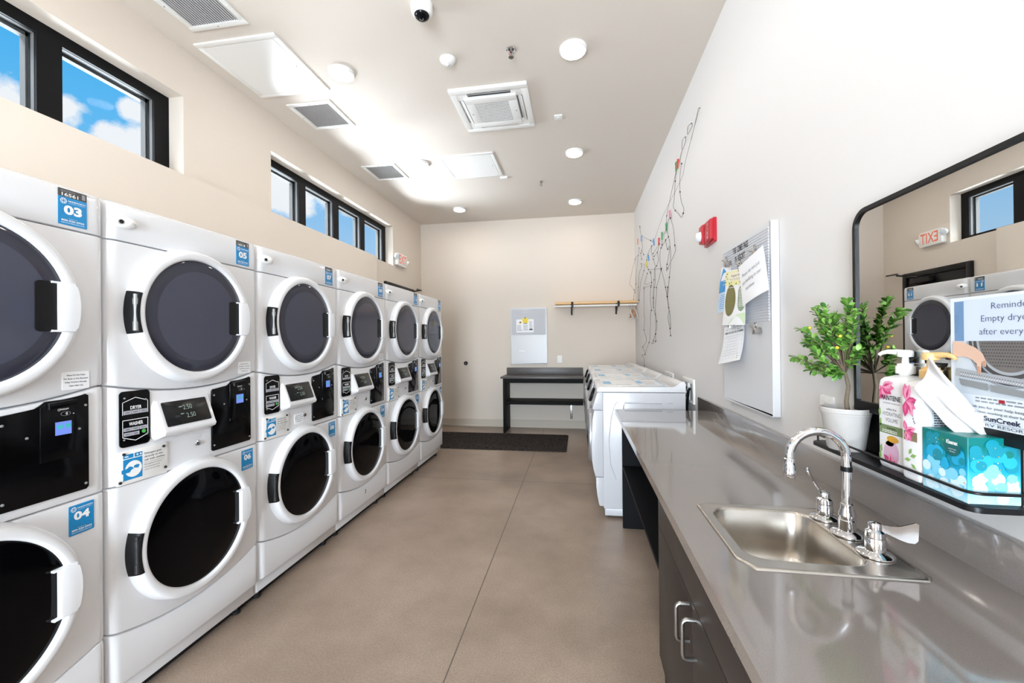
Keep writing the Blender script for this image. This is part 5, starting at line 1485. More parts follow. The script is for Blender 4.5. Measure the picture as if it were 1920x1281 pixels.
def p_green(p):
    p.rect(0.0, 1.0, 0.72, 0.98, py_); p.rect(0.18, 1.0, 0.80, 0.95, mat('cream_ink', rgb(246, 240, 222), 0.6), 0.001)
    p.poly([(0.35, 0.02), (1.0, 0.02), (1.0, 0.22), (0.75, 0.20), (0.5, 0.12)], pg)
    p.rrc(0.07, 0.62, 0.16, 0.74, ol, 0.001); p.rrc(0.72, 1.20 - 0.22, 0.24, 0.70, og, 0.001)
    p.text('August News', 0.62, 0.895, 0.045, ol, 0.62, 0.01)
    p.text('Pet Activities', 0.345, 0.685, 0.022, INK_W, 0.36, 0.02, 0.0016)
    p.bars(0.13, 0.56, 0.22, 0.66, 22, mat('olive_text', rgb(160, 154, 104), 0.6), 0.0016, 6, 0.26)
    p.bars(0.75, 0.95, 0.32, 0.66, 12, INK_W, 0.0016, 9, 0.4)
    p.bars(0.2, 0.95, 0.81, 0.85, 2, ol, 0.0014, 2, 0.25)
    rnd = random.Random(3)
    for k in range(14):
        a, b = rnd.uniform(0.03, 0.95), rnd.uniform(0.735, 0.80) if k < 8 else rnd.uniform(0.78, 0.96)
        if k >= 8: a = rnd.uniform(0.02, 0.14)
        p.poly([(a - 0.03, b), (a, b - 0.012), (a + 0.03, b + 0.004), (a, b + 0.014)], lf if k % 3 else ol, 0.0018)
sheet('clipped_newsletter', 'green and cream newsletter with an olive oval of text, on the right wall board', 'newsletter', (uv(2.50, 1.452), uv(2.172, 1.440), uv(2.195, 1.722), uv(2.452, 1.748)), p_green, 0.01, 'papers on the right wall board', 0.062)
def p_white(p):
    p.text('Please do not put', 0.48, 0.70, 0.085, INK_N, 0.70, -0.012); p.text('pet bedding in our', 0.48, 0.52, 0.085, INK_N, 0.74, -0.012); p.text('machines', 0.42, 0.34, 0.085, INK_N, 0.36, -0.012)
sheet('clipped_notice', 'large tilted white notice about pet bedding, rightmost on the right wall board', 'notice', (uv(2.150, 1.527), uv(1.868, 1.575), uv(1.936, 1.776), uv(2.215, 1.728)), p_white, 0.006, 'papers on the right wall board', 0.084)
def p_cal(p):
    p.rect(0.08, 0.97, 0.80, 0.845, mat('calendar_grey', rgb(120, 122, 120), 0.6))
    gl = mat('grid_ink', rgb(206, 208, 216), 0.6)
    for k in range(8): a = 0.08 + 0.89 * k / 7; p.rect(a - 0.003, a + 0.003, 0.10, 0.80, gl, k=1)
    for k in range(7): b = 0.10 + 0.70 * k / 6; p.rect(0.08, 0.97, b - 0.002, b + 0.002, gl)
    rnd = random.Random(5)
    for k in range(16):
        a, b = rnd.uniform(0.15, 0.9), rnd.uniform(0.88, 0.97)
        if k > 12: a, b = rnd.uniform(0.84, 0.93), rnd.uniform(0.06, 0.14)
        p.poly([(a - 0.025, b), (a, b - 0.010), (a + 0.025, b), (a, b + 0.012)], lf, 0.001)
    p.bars(0.12, 0.92, 0.81, 0.838, 1, INK_W, 0.0014, 3)
    p.bars(0.12, 0.90, 0.16, 0.76, 8, gl, 0.001, 5, 0.15)
sheet('clipped_calendar', 'white calendar page with a grey header, lowest on the right wall board', 'calendar', (uv(2.562, 1.228), uv(2.232, 1.268), uv(2.262, 1.452), uv(2.548, 1.438)), p_cal, 0.035, 'papers on the right wall board', 0.044)
for (Y, Z, a), lb in zip(((2.462, 1.792, 0.2), (2.258, 1.735, 0.1), (2.09, 1.772, 0.3), (2.42, 1.452, -0.2), (2.094, 1.412, 0.2)),
                         ('clip holding the blue flyer on the memo board', 'clip holding the newsletter on the memo board', 'clip at the top of the white pet bedding notice', 'clip holding the calendar page on the memo board', 'empty clip low on the memo board, below the white notice')):
    u_, v_ = uv(Y, Z)
    T = Tr @ Matrix.Translation((u_, v_, 0.0)) @ Matrix.Rotation(a, 4, 'Z')
    t = thing('magnetic_clip', 'silver magnetic ' + lb, 'clip', T @ V((0, -0.02, 0.06)), 'silver clips on the right wall board')
    MB().prism([(-0.018, -0.016), (0.018, -0.016), (0.012, 0.010), (-0.012, 0.010)], 0.036, 0.066, DARK_PIN if False else SATIN, T, 0.003).obj('clip_jaw', t)
    b = MB()
    b.tube([T @ V((-0.010, 0.008, 0.050)), T @ V((-0.020, 0.022, 0.062)), T @ V((-0.026, 0.030, 0.070))], 0.004, SATIN, 8)
    ring_ = [T @ V((0.010 + 0.011 * math.cos(k * PI / 8), 0.022 + 0.013 * math.sin(k * PI / 8), 0.058)) for k in range(16)]
    b.tube(ring_, 0.0028, SATIN, 6, True)
    b.obj('clip_lever', t)

# ================================================================== mirror with shelf, and what stands on it
MY0, MY1, MZ0, MZ1 = 0.78, 1.430, 1.150, 1.755
TZ = 1.030
Tm = F_RIGHT(XR, (MY0 + MY1) / 2, (MZ0 + MZ1) / 2)
mw, mh = (MY1 - MY0) / 2, (MZ1 - MZ0) / 2
mir = thing('wall_mirror', 'black framed mirror with rounded top corners on the right wall', 'mirror', (XR, (MY0 + MY1) / 2, MZ0))
def ring_frame(outer, inner, t0, t1, m, T):
    n = len(outer)
    mb = MB()
    vs_ = [(p[0], p[1], t) for t in (t0, t1) for p in outer] + [(p[0], p[1], t) for t in (t0, t1) for p in inner]
    fs_ = []
    for i in range(n):
        j = (i + 1) % n
        fs_ += [(i, j, n + j, n + i), (n + i, n + j, 3 * n + j, 3 * n + i), (3 * n + i, 3 * n + j, 2 * n + j, 2 * n + i)]
    return mb.add(vs_, fs_, m, T)
def top_round(x0, x1, y0, y1, r, rb=0.004, n=8):
    p = []
    for cx, cy, a0, rr in ((x1 - r, y1 - r, 0, r), (x0 + r, y1 - r, 90, r), (x0 + rb, y0 + rb, 180, rb), (x1 - rb, y0 + rb, 270, rb)):
        for k in range(n + 1):
            a = math.radians(a0 + 90.0 * k / n); p.append((cx + rr * math.cos(a), cy + rr * math.sin(a)))
    return p
ring_frame(top_round(-mw, mw, -mh, mh, 0.055), top_round(-mw + 0.012, mw - 0.012, -mh + 0.030, mh - 0.012, 0.043), 0.0, 0.036, BLACK_M, Tm).obj('mirror_frame', mir, sharp=30)
MB().flat(top_round(-mw + 0.004, mw - 0.004, -mh + 0.01, mh - 0.004, 0.05), MIRROR, Tm, 0.030).obj('mirror_glass', mir, smooth=False)

TY0, TY1, TX0 = 0.955, 1.535, 0.765
sh = thing('wall_tray_shelf', 'black metal tray shelf with a thin front rail below the mirror', 'shelf', (0.82, 1.24, TZ - 0.012))
pl = MB()
pl.prism(rrect(TX0, XR - 0.001, TY0, TY1, 0.025, 6), 0, 0.012, BLACK_M, F_UP(0, 0, TZ - 0.012), 0.003)
pl.obj('tray', sh)
MB().box(XR - 0.012, XR - 0.001, TY0 + 0.02, 1.428, TZ, MZ0 - 0.001, BLACK_M, 0.002).obj('back_panel', sh)
rl = MB(); zr = 1.056
corner = lambda cx, cy, a0: [(cx + 0.025 * math.cos(math.radians(a0 + 15 * k)), cy + 0.025 * math.sin(math.radians(a0 + 15 * k)), zr) for k in range(7)]
path = [(XR - 0.002, TY0 + 0.003, zr)] + corner(TX0 + 0.028, TY0 + 0.028, 270)[::-1][::-1][::-1]
path = [(XR - 0.002, TY0 + 0.003, zr)] + [(TX0 + 0.028 + 0.025 * math.cos(math.radians(270 - 15 * k)), TY0 + 0.028 + 0.025 * math.sin(math.radians(270 - 15 * k)), zr) for k in range(7)] + \
       [(TX0 + 0.028 + 0.025 * math.cos(math.radians(180 - 15 * k)), TY1 - 0.028 + 0.025 * math.sin(math.radians(180 - 15 * k)), zr) for k in range(7)] + [(XR - 0.002, TY1 - 0.003, zr)]
rl.tube(path, 0.0032, BLACK_M, 10)
rl.obj('rail', sh)
for (x, y) in ((TX0 + 0.003, 1.50), ):
    MB().cyl((TX0 + 0.02, TY1 - 0.008, TZ - 0.004), (TX0 + 0.02, TY1 - 0.008, zr), 0.003, BLACK_M, 8).obj('rail_post', sh)

# plant
def plant():
    px_, py_, r0, r1, h = 0.806, 1.418, 0.047, 0.064, 0.128
    POT = mat('pot_white', rgb(192, 187, 183), 0.8, bump=(60, 0.25, 0.004))
    t = thing('potted_plant', 'small leafy artificial tree in a white pot on the tray beside the mirror', 'potted plant', (px_, py_, TZ))
    T = frame((px_, py_, TZ), (1, 0, 0), (0, 1, 0))
    MB().lathe([(0.0005, 0.0), (r0 * 0.92, 0.0), (r0, 0.005), (r0 + (r1 - r0) * 0.75, h * 0.78), (r1 * 0.985, h * 0.86), (r1 * 0.97, h * 0.875), (r1, h * 0.89), (r1 * 1.01, h - 0.003), (r1 * 0.98, h), (r1 * 0.93, h - 0.002), (r1 * 0.88, h * 0.85)], POT, T, 44).obj('pot', t)
    MB().lathe([(r1 * 0.90, h * 0.87), (r1 * 0.5, h * 0.90), (0.0005, h * 0.89)], mat('soil', rgb(60, 48, 38), 0.9, bump=(90, 0.6, 0.01)), T, 24).obj('soil', t)
    BARK = mat('twig_bark', rgb(112, 98, 82), 0.8, noise=(60, 0.2))
    tr = MB()
    base = V((px_, py_ - 0.012, TZ + 0.11))
    fork = V((px_ - 0.002, 1.412, 1.262))
    tr.tube([base, V((px_ - 0.001, 1.411, 1.175)), V((px_, 1.402, 1.222)), fork], 0.006, BARK, 10, rad=[0.0068, 0.0060, 0.0052, 0.0045])
    rnd = random.Random(11)
    leaves = []
    TIPS = [(1.389, 1.475), (1.571, 1.467), (1.505, 1.465), (1.65, 1.399), (1.707, 1.300), (1.597, 1.259), (1.374, 1.404), (1.345, 1.325), (1.47, 1.262), (1.424, 1.393), (1.452, 1.438), (1.546, 1.42), (1.531, 1.349), (1.405, 1.328), (1.44, 1.296), (1.574, 1.324), (1.378, 1.358), (1.498, 1.381), (1.62, 1.352), (1.36, 1.44), (1.535, 1.452), (1.48, 1.33)]
    for i, (ty, tz) in enumerate(TIPS):
        tx = px_ + rnd.uniform(-0.055, 0.035)
        sc = (px_ - 0.0)
        k = tx / 0.80
        tip = V((tx, ty * k, 1.365 + (tz - 1.365) * k))
        if tip.x > 0.825 and tip.y < 1.45: tip.x = 0.825
        mid = fork.lerp(tip, 0.5) + V((rnd.uniform(-.012, .012), rnd.uniform(-.012, .012), -0.012 if tip.z < 1.33 else 0.008))
        P = [fork.lerp(mid, s / 5) for s in range(5)] + [mid.lerp(tip, s / 6) for s in range(7)]
        P = [p + V((0, 0, 0.01 * math.sin(q * PI / (len(P) - 1)))) for q, p in enumerate(P)]
        tr.tube(P, 0.0015, BARK, 5, rad=[0.0026 - 0.0016 * q / (len(P) - 1) for q in range(len(P))])
        for q in range(4, len(P)):
            t_ = (P[min(q + 1, len(P) - 1)] - P[q - 1]).normalized()
            for s_ in range(7):
                a = rnd.uniform(0, 2 * PI)
                o1 = t_.orthogonal().normalized(); o2 = t_.cross(o1)
                d = (o1 * math.cos(a) + o2 * math.sin(a)) * rnd.uniform(0.7, 1.0) + t_ * rnd.uniform(0.3, 0.9) + V((0, 0, 0.25))
                leaves.append((P[q] + t_ * rnd.uniform(-0.006, 0.006), d.normalized(), rnd.uniform(0.017, 0.027)))
        leaves.append((tip, (tip - P[-3]).normalized(), 0.02))
    tr.obj('trunk_and_twigs', t)
    GL = [mat('leaf_green', rgb(98, 148, 58), 0.45), mat('leaf_light', rgb(140, 184, 88), 0.45), mat('leaf_deep', rgb(66, 118, 46), 0.45)]
    lv = MB()
    for c, d, L in leaves:
        if c.x + d.x * L > XR - 0.012: continue
        if c.y + d.y * L < MY1 + 0.02 and c.x + d.x * L > 0.832: continue
        s_ = d.cross(V((rnd.uniform(-.5, .5), rnd.uniform(-.5, .5), 1))).normalized()
        n_ = s_.cross(d)
        W = L * rnd.uniform(0.26, 0.34)
        prof = [(0.0, 0.06), (0.25, 0.55), (0.55, 1.0), (0.8, 0.85), (0.95, 0.45), (1.0, 0.0)]
        vs_, fs_ = [], []
        for a, w in prof:
            cc = c + d * (L * a) + n_ * (-0.10 * L * a * a)
            vs_ += [cc - s_ * (W * w) + n_ * (W * w * 0.3), cc, cc + s_ * (W * w) + n_ * (W * w * 0.3)]
        for k in range(len(prof) - 1):
            b = k * 3
            fs_ += [(b, b + 1, b + 4, b + 3), (b + 1, b + 2, b + 5, b + 4)]
        lv.add(vs_, fs_, GL[rnd.choice((0, 0, 1, 1, 2))])
    lv.obj('leaves', t)
    fl = MB()
    for y, z in ((1.55, 1.405), (1.40, 1.34), (1.385, 1.375)):
        fl.ball((px_ - 0.03, y, z), 0.005, mat('tiny_yellow_flower', rgb(222, 196, 50), 0.5), 8)
    fl.obj('yellow_buds', t)
plant()

# bottles
def superring(cx, cy, hx, hy, r, n=6):
    return [(cx + p[0], cy + p[1]) for p in rrect(-hx, hx, -hy, hy, min(r, hx - 1e-4, hy - 1e-4), n)]
BOT = mat('bottle_white', rgb(238, 238, 240), 0.25)
PINK = [mat('petal_pink', rgb(226, 110, 158), 0.4), mat('petal_rose', rgb(240, 160, 190), 0.4), mat('petal_deep', rgb(206, 66, 120), 0.4)]
SAGE, TAN, GOLD = mat('label_sage', rgb(120, 140, 98), 0.4), mat('label_taupe', rgb(140, 124, 96), 0.4), mat('serum_gold', rgb(214, 160, 60), 0.35)
LEAFP = mat('label_leaf', rgb(140, 176, 96), 0.4)
def petals(L, T, cx, cy, R, angs, w, seed=1, lim=0.04):
    rnd = random.Random(seed)
    cl = lambda q: (min(max(q[0], -lim), lim), max(q[1], 0.014))
    for k, a in enumerate(angs):
        a = math.radians(a); l = R * rnd.uniform(0.8, 1.05); wd = l * 0.24
        c, s = math.cos(a), math.sin(a)
        pts = [(0, 0), (0.35 * l, wd), (0.7 * l, wd * 0.8), (l, 0), (0.7 * l, -wd * 0.8), (0.35 * l, -wd)]
        L.flat([cl((cx + x * c - y * s, cy + x * s + y * c)) for x, y in pts], PINK[k % 3], T, w + 0.00012 * k)
        L.flat([cl((cx + x * c - y * s, cy + x * s + y * c)) for x, y in [(0.1 * l, 0), (0.4 * l, wd * 0.4), (0.8 * l, 0), (0.4 * l, -wd * 0.3)]], PINK[(k + 1) % 3], T, w + 0.0004 + 0.00012 * k)
def bottle(cx, cy, hx, hy, h, pump_m, label, spout, kind):
    t = thing('pump_bottle', label, 'bottle', (cx, cy, TZ), 'pump bottles on the tray')
    rings = [(0.0, 0.90), (0.004, 0.97), (0.012, 1.0), (h * 0.30, 1.0), (h * 0.88, 1.0), (h * 0.95, 0.95), (h * 0.985, 0.80), (h, 0.55), (h + 0.004, 0.34)]
    m = MB(); n = None; vs_ = []
    for z, k in rings:
        rg = superring(cx, cy, hx * k, hy * k, 0.011 * k)
        n = len(rg); vs_ += [(x, y, TZ + z) for x, y in rg]
    m.add(vs_, [(i * n + j, i * n + (j + 1) % n, (i + 1) * n + (j + 1) % n, (i + 1) * n + j) for i in range(len(rings) - 1) for j in range(n)] + [tuple(range(n))[::-1], tuple((len(rings) - 1) * n + j for j in range(n))], BOT)
    m.obj('bottle_body', t, sharp=50)
    T = frame((cx, cy, TZ + h), (1, 0, 0), (0, 1, 0))
    pm = MB().lathe([(0.013, 0.0), (0.013, 0.008), (0.0195, 0.008), (0.0200, 0.011), (0.0200, 0.026), (0.0185, 0.028), (0.0165, 0.028), (0.0165, 0.033), (0.0075, 0.035), (0.0065, 0.054)], pump_m, T, 30)
    pm.obj('pump_collar', t)
    d = V(spout).normalized(); sd = V((-d.y, d.x, 0))
    hd = MB().lathe([(0.0065, 0.050), (0.0155, 0.051), (0.0165, 0.055), (0.0165, 0.064), (0.013, 0.068), (0.0005, 0.069)], pump_m, T, 28)
    o = V((cx, cy, TZ + h))
    pts = [o + d * a + V((0, 0, z)) for a, z in ((0.006, 0.061), (0.022, 0.063), (0.038, 0.0635), (0.050, 0.060), (0.056, 0.055))]
    hd.tube(pts, 0.006, pump_m, 10, rad=[0.0085, 0.0070, 0.0058, 0.0048, 0.0042])
    hd.obj('pump_head', t)
    L = MB(); w0 = 0.0006
    if kind == 0:      # wide printed face turned to the room
        T = F_RIGHT(cx - hx, cy, TZ); X0, X1 = -hy + 0.012, hy - 0.012
        a0, a1 = -hy + 0.009, hy - 0.009
        petals(L, T, -0.030, h * 0.88, 0.042, (200, 225, 250, 280, 310, 335, 0, 20), w0, 4)
        L.text('PANTENE', T, 0.002, h * 0.765, 0.0125, INK_K, 0.012, w0 + 0.0012, width=0.066)
        L.text('essential botanicals', T, 0.002, h * 0.712, 0.0050, INK_G, 0.0, w0, width=0.060)
        L.text('sulfate free', T, 0.002, h * 0.645, 0.0058, INK_N, 0.0, w0, width=0.034)
        L.text('HYDRATING', T, 0.002, h * 0.590, 0.0100, INK_N, -0.01, w0, width=0.060); L.text('VOLUME', T, 0.002, h * 0.525, 0.0100, INK_N, -0.01, w0, width=0.042)
        L.quad(T, a0, a1, h * 0.375, h * 0.470, SAGE, w0)
        L.text('shampoo', T, 0.002, h * 0.44, 0.0055, INK_K, 0.0, w0 + 0.0004, width=0.030); L.bars(T, -0.03, 0.034, h * 0.385, h * 0.42, 2, INK_W, w0 + 0.0004, 3)
        L.flat([(0.006 + 0.020 * math.cos(q * PI / 10), h * 0.325 + 0.0085 * math.sin(q * PI / 10)) for q in range(20)], GOLD, T, w0 + 0.0004)
        L.flat([(-0.006 + 0.016 * math.cos(q * PI / 8), h * 0.285 + 0.010 * math.sin(q * PI / 8)) for q in range(16)], mat('serum_cream', rgb(244, 224, 190), 0.4), T, w0)
        L.flat([(0.000 + 0.026 * math.cos(q * PI / 10), h * 0.18 + 0.032 * math.sin(q * PI / 10)) for q in range(20)], mat('label_lilac', rgb(214, 176, 200), 0.4), T, w0)
        petals(L, T, 0.0, 0.012, 0.034, (10, 40, 140, 170, 90), w0 + 0.0008, 7)
        for q, (x, y) in enumerate(((-0.040, h * .60), (-0.038, h * .49), (-0.040, h * .12), (-0.036, h * .2))):
            L.flat([(x - 0.001, y - 0.012), (x + 0.005, y - 0.004), (x + 0.003, y + 0.012), (x - 0.004, y + 0.003)], LEAFP, T, w0)
        L.text('1.13 L', T, 0.002, h * 0.085, 0.006, INK_N, 0.0, w0 + 0.0016, width=0.03)
        L.obj('printed_label', t, smooth=False)
    else:              # narrow side towards the room, back label towards the camera
        T = F_RIGHT(cx - hx, cy, TZ)
        a0, a1 = -hy + 0.006, hy - 0.006
        L.quad(T, a0 + 0.006, a1 - 0.004, h * 0.40, h * 0.495, TAN, w0)
        petals(L, T, -0.010, h * 0.80, 0.040, (95, 75, 10, 330, 300, 265), w0 + 0.0004, 2, 0.021)
        petals(L, T, -0.012, h * 0.49, 0.030, (100, 20, 350, 310, 280), w0 + 0.0004, 8, 0.021)
        for q in range(9):
            a = -1.2 + q * 0.3
            L.flat([(0.018 - 0.010 * math.cos(a) + dx, h * 0.69 + 0.026 * math.sin(a) + dy) for dx, dy in ((-.0014, -.002), (.0014, -.001), (.001, .003), (-.001, .002))], INK_N, T, w0)
        for x, y, l, a in ((0.002, h * .21, 0.020, 190), (0.000, h * .24, 0.020, 20), (0.002, h * .17, 0.018, 330), (-0.004, h * .26, 0.018, 60)):
            ar = math.radians(a); c, s = math.cos(ar), math.sin(ar)
            L.flat([(x + u_ * c - v_ * s, y + u_ * s + v_ * c) for u_, v_ in ((0, 0), (l * .5, l * .25), (l, 0), (l * .5, -l * .25))], LEAFP, T, w0 + 0.0003)
        L.obj('printed_label', t, smooth=False)
        L = MB()
        T2 = frame((cx, cy - hy, TZ), (1, 0, 0), (0, 0, 1))
        L.quad(T2, -hx + 0.022, hx - 0.014, h * 0.35, h * 0.78, mat('label_silver', rgb(206, 212, 220), 0.35), w0)
        L.bars(T2, -hx + 0.026, hx - 0.018, h * 0.38, h * 0.76, 16, INK_K, w0 + 0.0004, 5, 0.4)
        L.obj('back_label', t, smooth=False)
bottle(0.826, 1.208, 0.034, 0.050, 0.238, WHITE_P, 'white pump shampoo bottle with pink flowers and a white pump, beside the plant', (-0.5, 0.85, 0), 0)
bottle(0.818, 1.120, 0.044, 0.031, 0.234, mat('pump_tan', rgb(222, 184, 124), 0.4), 'white bottle with a tan pump and taupe band, between shampoo and tissue box', (0.15, -1.0, 0), 1)

# tissue box and tissue
def box_print(name, c_list):
    m = bpy.data.materials.new(name); m.use_nodes = True
    n, l = m.node_tree.nodes, m.node_tree.links
    b = n['Principled BSDF']; b.inputs['Roughness'].default_value = 0.35
    tc = n.new('ShaderNodeTexCoord'); sep = n.new('ShaderNodeSeparateXYZ')
    l.new(tc.outputs['Object'], sep.inputs[0])
    mr = n.new('ShaderNodeMapRange'); mr.inputs[1].default_value = 0.0; mr.inputs[2].default_value = 0.135
    l.new(sep.outputs['Z'], mr.inputs[0])
    no = n.new('ShaderNodeTexNoise'); no.inputs['Scale'].default_value = 18
    l.new(tc.outputs['Object'], no.inputs['Vector'])
    ad = n.new('ShaderNodeMath'); ad.operation = 'MULTIPLY_ADD'; ad.inputs[1].default_value = 0.25
    l.new(no.outputs['Fac'], ad.inputs[0]); l.new(mr.outputs[0], ad.inputs[2])
    r = n.new('ShaderNodeValToRGB')
    els = r.color_ramp.elements
    for i, (p, c) in enumerate(c_list):
        e_ = els[i] if i < 2 else els.new(p)
        e_.position = p; e_.color = (*c, 1)
    l.new(ad.outputs[0], r.inputs[0]); l.new(r.outputs[0], b.inputs['Base Color'])
    return m
TEAL = box_print('tissue_box_print', [(0.12, rgb(196, 236, 248)), (0.42, rgb(96, 206, 238)), (0.62, rgb(0, 158, 200)), (0.85, rgb(0, 132, 144)), (1.05, rgb(0, 118, 116))])
bx0, bx1, by0, by1, bh = 0.7745, 0.866, 0.974, 1.086, 0.134
tb = thing('tissue_box', 'teal and blue tissue box at the near end of the tray', 'tissue box', ((bx0 + bx1) / 2, (by0 + by1) / 2, TZ))
MB().box(bx0, bx1, by0, by1, TZ, TZ + bh, TEAL, 0.0015).obj('carton', tb, smooth=False)
L = MB(); rnd = random.Random(5)
bub = [mat('bubble_white', rgb(214, 240, 250), 0.4), mat('bubble_sky', rgb(130, 212, 240), 0.4), mat('bubble_blue', rgb(30, 170, 214), 0.4), mat('bubble_teal', rgb(10, 140, 160), 0.4), mat('bubble_green', rgb(0, 122, 112), 0.4)]
T1 = F_RIGHT(bx0, (by0 + by1) / 2, TZ); T2 = frame(((bx0 + bx1) / 2, by0, TZ), (1, 0, 0), (0, 0, 1))
for T, W in ((T1, (by1 - by0) / 2), (T2, (bx1 - bx0) / 2)):
    k = 0
    for i in range(46):
        z = rnd.uniform(0.012, bh - 0.014); r = rnd.uniform(0.007, 0.014)
        x = rnd.uniform(-W + r + 0.001, W - r - 0.001)
        q = z / bh
        r = min(r, z - 0.001, bh - z - 0.001)
        lo = 0 if q < 0.42 else (1 if q < 0.55 else (2 if q < 0.72 else 3))
        L.flat(disc(x, z, r, 22), bub[min(4, lo + rnd.choice((0, 0, 1)))], T, 0.0004 + 0.00003 * i)
    for i in range(14):
        L.flat(disc(rnd.uniform(-W + 0.004, W - 0.004), rnd.uniform(0.02, bh - 0.01), 0.0011, 8), GOLD if i % 3 else INK_W, T, 0.0022)
L.obj('bubble_print', tb, smooth=False)
L = MB()
L.flat(disc(-0.022, bh - 0.026, 0.021, 28) if False else [(0.024 + 0.021 * math.cos(a), bh - 0.022 + 0.024 * math.sin(a)) for a in [PI * k / 20 - PI for k in range(21)]], mat('badge_teal', rgb(0, 96, 98), 0.4), T1, 0.0024)
L.text('Kleenex', T1, 0.024, bh - 0.0175, 0.0085, INK_W, 0.03, 0.0028, width=0.027)
L.text('trusted care', T1, 0.024, bh - 0.031, 0.0028, INK_W, 0.0, 0.0028, width=0.018); L.text('tissues', T1, 0.024, bh - 0.036, 0.0028, INK_W, 0.0, 0.0028, width=0.013)
L.obj('lettering', tb, smooth=False)
ts = MB()
TIS = mat('tissue_white', rgb(222, 220, 221), 0.85)
A, B_ = V((0.800, 1.040, TZ + bh - 0.001)), V((0.852, 0.998, TZ + bh + 0.001))
C_, D_ = V((0.766, 1.090, 1.246)), V((0.786, 1.075, 1.322))
n1, n2 = 26, 22
def tp(a, b):
    base = A.lerp(B_, a); topp = C_.lerp(D_, a)
    p = base.lerp(topp, b)
    nrm = V((-0.75, -0.65, 0.0))
    fold = 0.0085 * math.sin(a * 12 + b * 3) * (1 - 0.45 * b) + 0.008 * math.sin(a * 6 - b * 5) * (0.3 + b) + 0.004 * math.sin(a * 23 + b * 9) * (1 - b)
    gather = (1 - b) ** 2
    belly = 0.010 * math.sin(PI * b)
    return p + nrm * (fold + belly * (0.4 + a * 0.6)) + V((0, 0, 0.007 * math.sin(a * 8 + 1) * b * b))
for e_ in (0, 1):
    vs_ = [tp(i / n1, j / n2) + V((0.0008, 0.0008, 0)) * e_ for j in range(n2 + 1) for i in range(n1 + 1)]
    fs_ = [(j * (n1 + 1) + i, j * (n1 + 1) + i + 1, (j + 1) * (n1 + 1) + i + 1, (j + 1) * (n1 + 1) + i) for j in range(n2) for i in range(n1)]
    ts.add(vs_, fs_, TIS)
tag(ts.obj('tissue', sharp=80), 'white tissue pulled up out of the teal tissue box', 'tissue')

# reminder sign in clear acrylic against the mirror
SY0_, SW, SZ0, SZ1 = 1.083, 0.2159, 1.180, 1.454
sg = thing('reminder_sign', 'clear plastic sign with a dryer photo and a reminder text leaning on the mirror', 'sign', (0.83, SY0_ - SW / 2, SZ0))
T = F_RIGHT(0.8325, SY0_ - SW / 2, (SZ0 + SZ1) / 2)
hw_, hh_ = SW / 2, (SZ1 - SZ0) / 2
MB().prism(rrect(-hw_ - 0.004, hw_ + 0.004, -hh_, hh_ + 0.004, 0.003), 0.0030, 0.0050, CLEAR, T).obj('acrylic_sleeve', sg, smooth=False)
pp = MB().prism([(-hw_, -hh_), (hw_, -hh_), (hw_, hh_), (-hw_, hh_)], 0.0, 0.0012, PAPER, T).obj('sign_sheet', sg, smooth=False)
L = MB(); w0 = 0.0016
slate = mat('sign_slate_blue', rgb(118, 152, 190), 0.6)
L.quad(T, -hw_ + 0.010, -hw_ + 0.033, 0.042, hh_ - 0.008, slate, w0)
pale_l = mat('sign_lilac', rgb(226, 232, 248), 0.6)
L.quad(T, -hw_ + 0.033, hw_ - 0.004, 0.042, hh_ - 0.006, pale_l, w0)
steel_d, steel_l = mat('photo_steel_dark', rgb(84, 80, 78), 0.5), mat('photo_steel_light', rgb(176, 178, 182), 0.5)
ph0, ph1 = -0.072, 0.042            # photo band
L.quad(T, -hw_ + 0.010, hw_ - 0.004, ph0, ph1, mat('photo_white', rgb(222, 226, 230), 0.5), w0)
cx_, cz_ = 0.022, 0.046             # the drum, cut off by the top of the photo
def half(r, n=30): return [(cx_ + r * math.cos(a) * 0.93, cz_ + r * math.sin(a)) for a in [PI + PI * k / n for k in range(n + 1)] ]
def clip_(pts): return [(min(max(x, -hw_ + 0.010), hw_ - 0.004), min(y, ph1)) for x, y in pts]
for r, m_, e_ in ((0.098, steel_l, 0.0003), (0.092, steel_d, 0.0006), (0.084, steel_l, 0.0009), (0.080, steel_d, 0.0012), (0.072, steel_l, 0.0015), (0.066, mat('photo_drum', rgb(120, 114, 110), 0.5), 0.0018)):
    L.flat(clip_(half(r)), m_, T, w0 + e_)
for j in range(8):
    for i in range(22):
        x = cx_ - 0.058 + i * 0.0054 + (0.0027 if j % 2 else 0); z = ph1 - 0.005 - j * 0.0064
        if ((x - cx_) / 0.93) ** 2 + (z - cz_) ** 2 < 0.062 ** 2:
            L.flat(disc(x, z, 0.0017, 6), steel_d, T, w0 + 0.0021)
L.flat([(-0.094, -0.034), (hw_ - 0.004, -0.050), (hw_ - 0.004, -0.036), (-0.088, -0.018)], steel_l, T, w0 + 0.0023)
for i in range(34):
    for j in range(3):
        L.flat(disc(-0.080 + i * 0.0053, -0.026 - i * 0.0005 - j * 0.004, 0.0012, 5), INK_W if j == 1 else steel_d, T, w0 + 0.0025)
L.flat([(-0.085, -0.040), (-0.020, -0.046), (-0.020, -0.060), (-0.078, -0.054)], mat('photo_filter', rgb(150, 152, 152), 0.5), T, w0 + 0.0025)
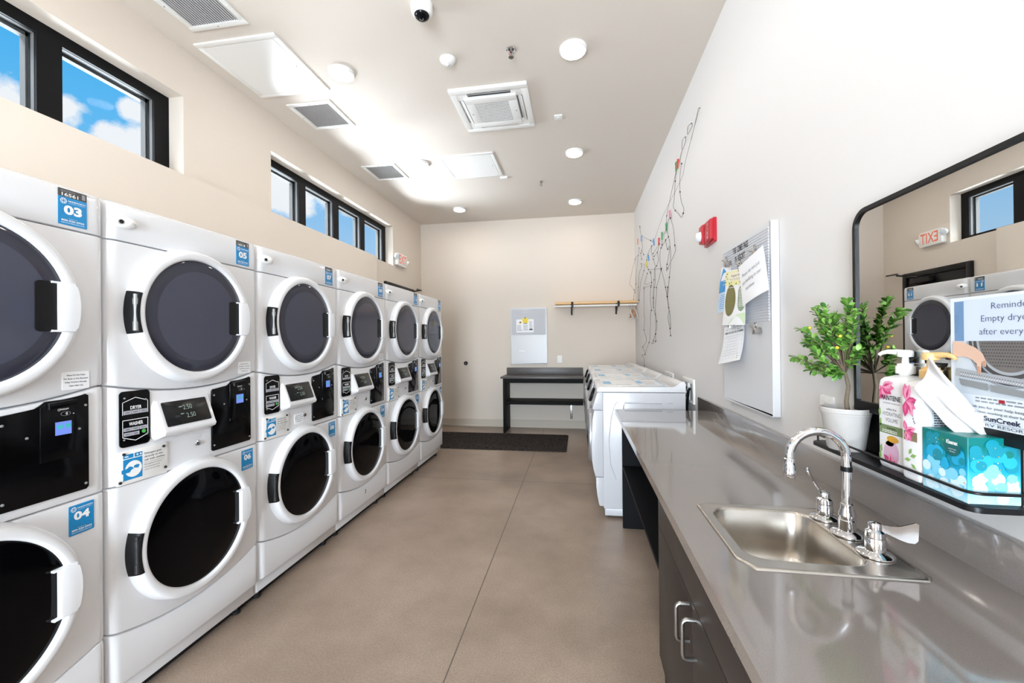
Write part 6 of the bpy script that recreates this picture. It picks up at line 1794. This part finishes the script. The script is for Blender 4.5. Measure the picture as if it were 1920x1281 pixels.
L.flat([(-0.014, -0.047), (hw_ - 0.006, -0.058), (hw_ - 0.006, -0.070), (-0.014, -0.061)], mat('photo_filter', rgb(150, 152, 152), 0.5), T, w0 + 0.0025)
L.quad(T, 0.0, 0.012, -0.083, -0.076, RED, w0 + 0.0008); L.bars(T, -0.05, 0.07, -0.088, -0.074, 2, INK_G, w0 + 0.0003, 4, 0.4)
skin = mat('photo_skin', rgb(232, 192, 168), 0.6); skin2 = mat('photo_skin_shade', rgb(206, 156, 130), 0.6)
L.flat([(-hw_ + 0.010, 0.042), (-0.076, 0.040), (-0.045, 0.028), (-0.030, 0.016), (-0.022, 0.000), (-0.023, -0.012), (-0.030, -0.010), (-0.032, -0.002), (-0.034, -0.028), (-0.041, -0.026), (-0.043, -0.006), (-0.052, 0.002), (-0.066, 0.008), (-hw_ + 0.010, 0.008)], skin, T, w0 + 0.0030)
L.flat([(-0.034, -0.028), (-0.041, -0.026), (-0.042, -0.010), (-0.036, -0.012)], skin2, T, w0 + 0.0032); L.flat([(-0.023, -0.012), (-0.030, -0.010), (-0.031, -0.001), (-0.024, 0.002)], skin2, T, w0 + 0.0032)
L.obj('picture', pp, smooth=False)
L = MB(); w1 = w0 + 0.0006
for s, z, wd, cx__ in (('Reminder:', 0.113, 0.080, 0.027), ('Empty dryer lint', 0.088, 0.128, 0.029), ('after every load', 0.061, 0.126, 0.024)):
    L.text(s, T, cx__, z, 0.0132, INK_N, -0.012, w1, width=wd)
L.text('Thank you for your help keeping our', T, 0.004, -0.096, 0.0052, INK_K, 0.0, w1, width=0.150)
L.text('machines working at their best.', T, -0.002, -0.106, 0.0052, INK_K, 0.0, w1, width=0.120)
L.text('SunCreek', T, 0.005, -0.1185, 0.0100, mat('navy_ink', rgb(34, 40, 66), 0.5), 0.025, w1, width=0.074)
L.quad(T, -0.035, 0.085, -0.1262, -0.1256, INK_N, w1)
L.text('RV RESORT', T, 0.014, -0.1315, 0.0062, INK_N, 0.0, w1, width=0.085)
L.obj('lettering', pp, smooth=False)
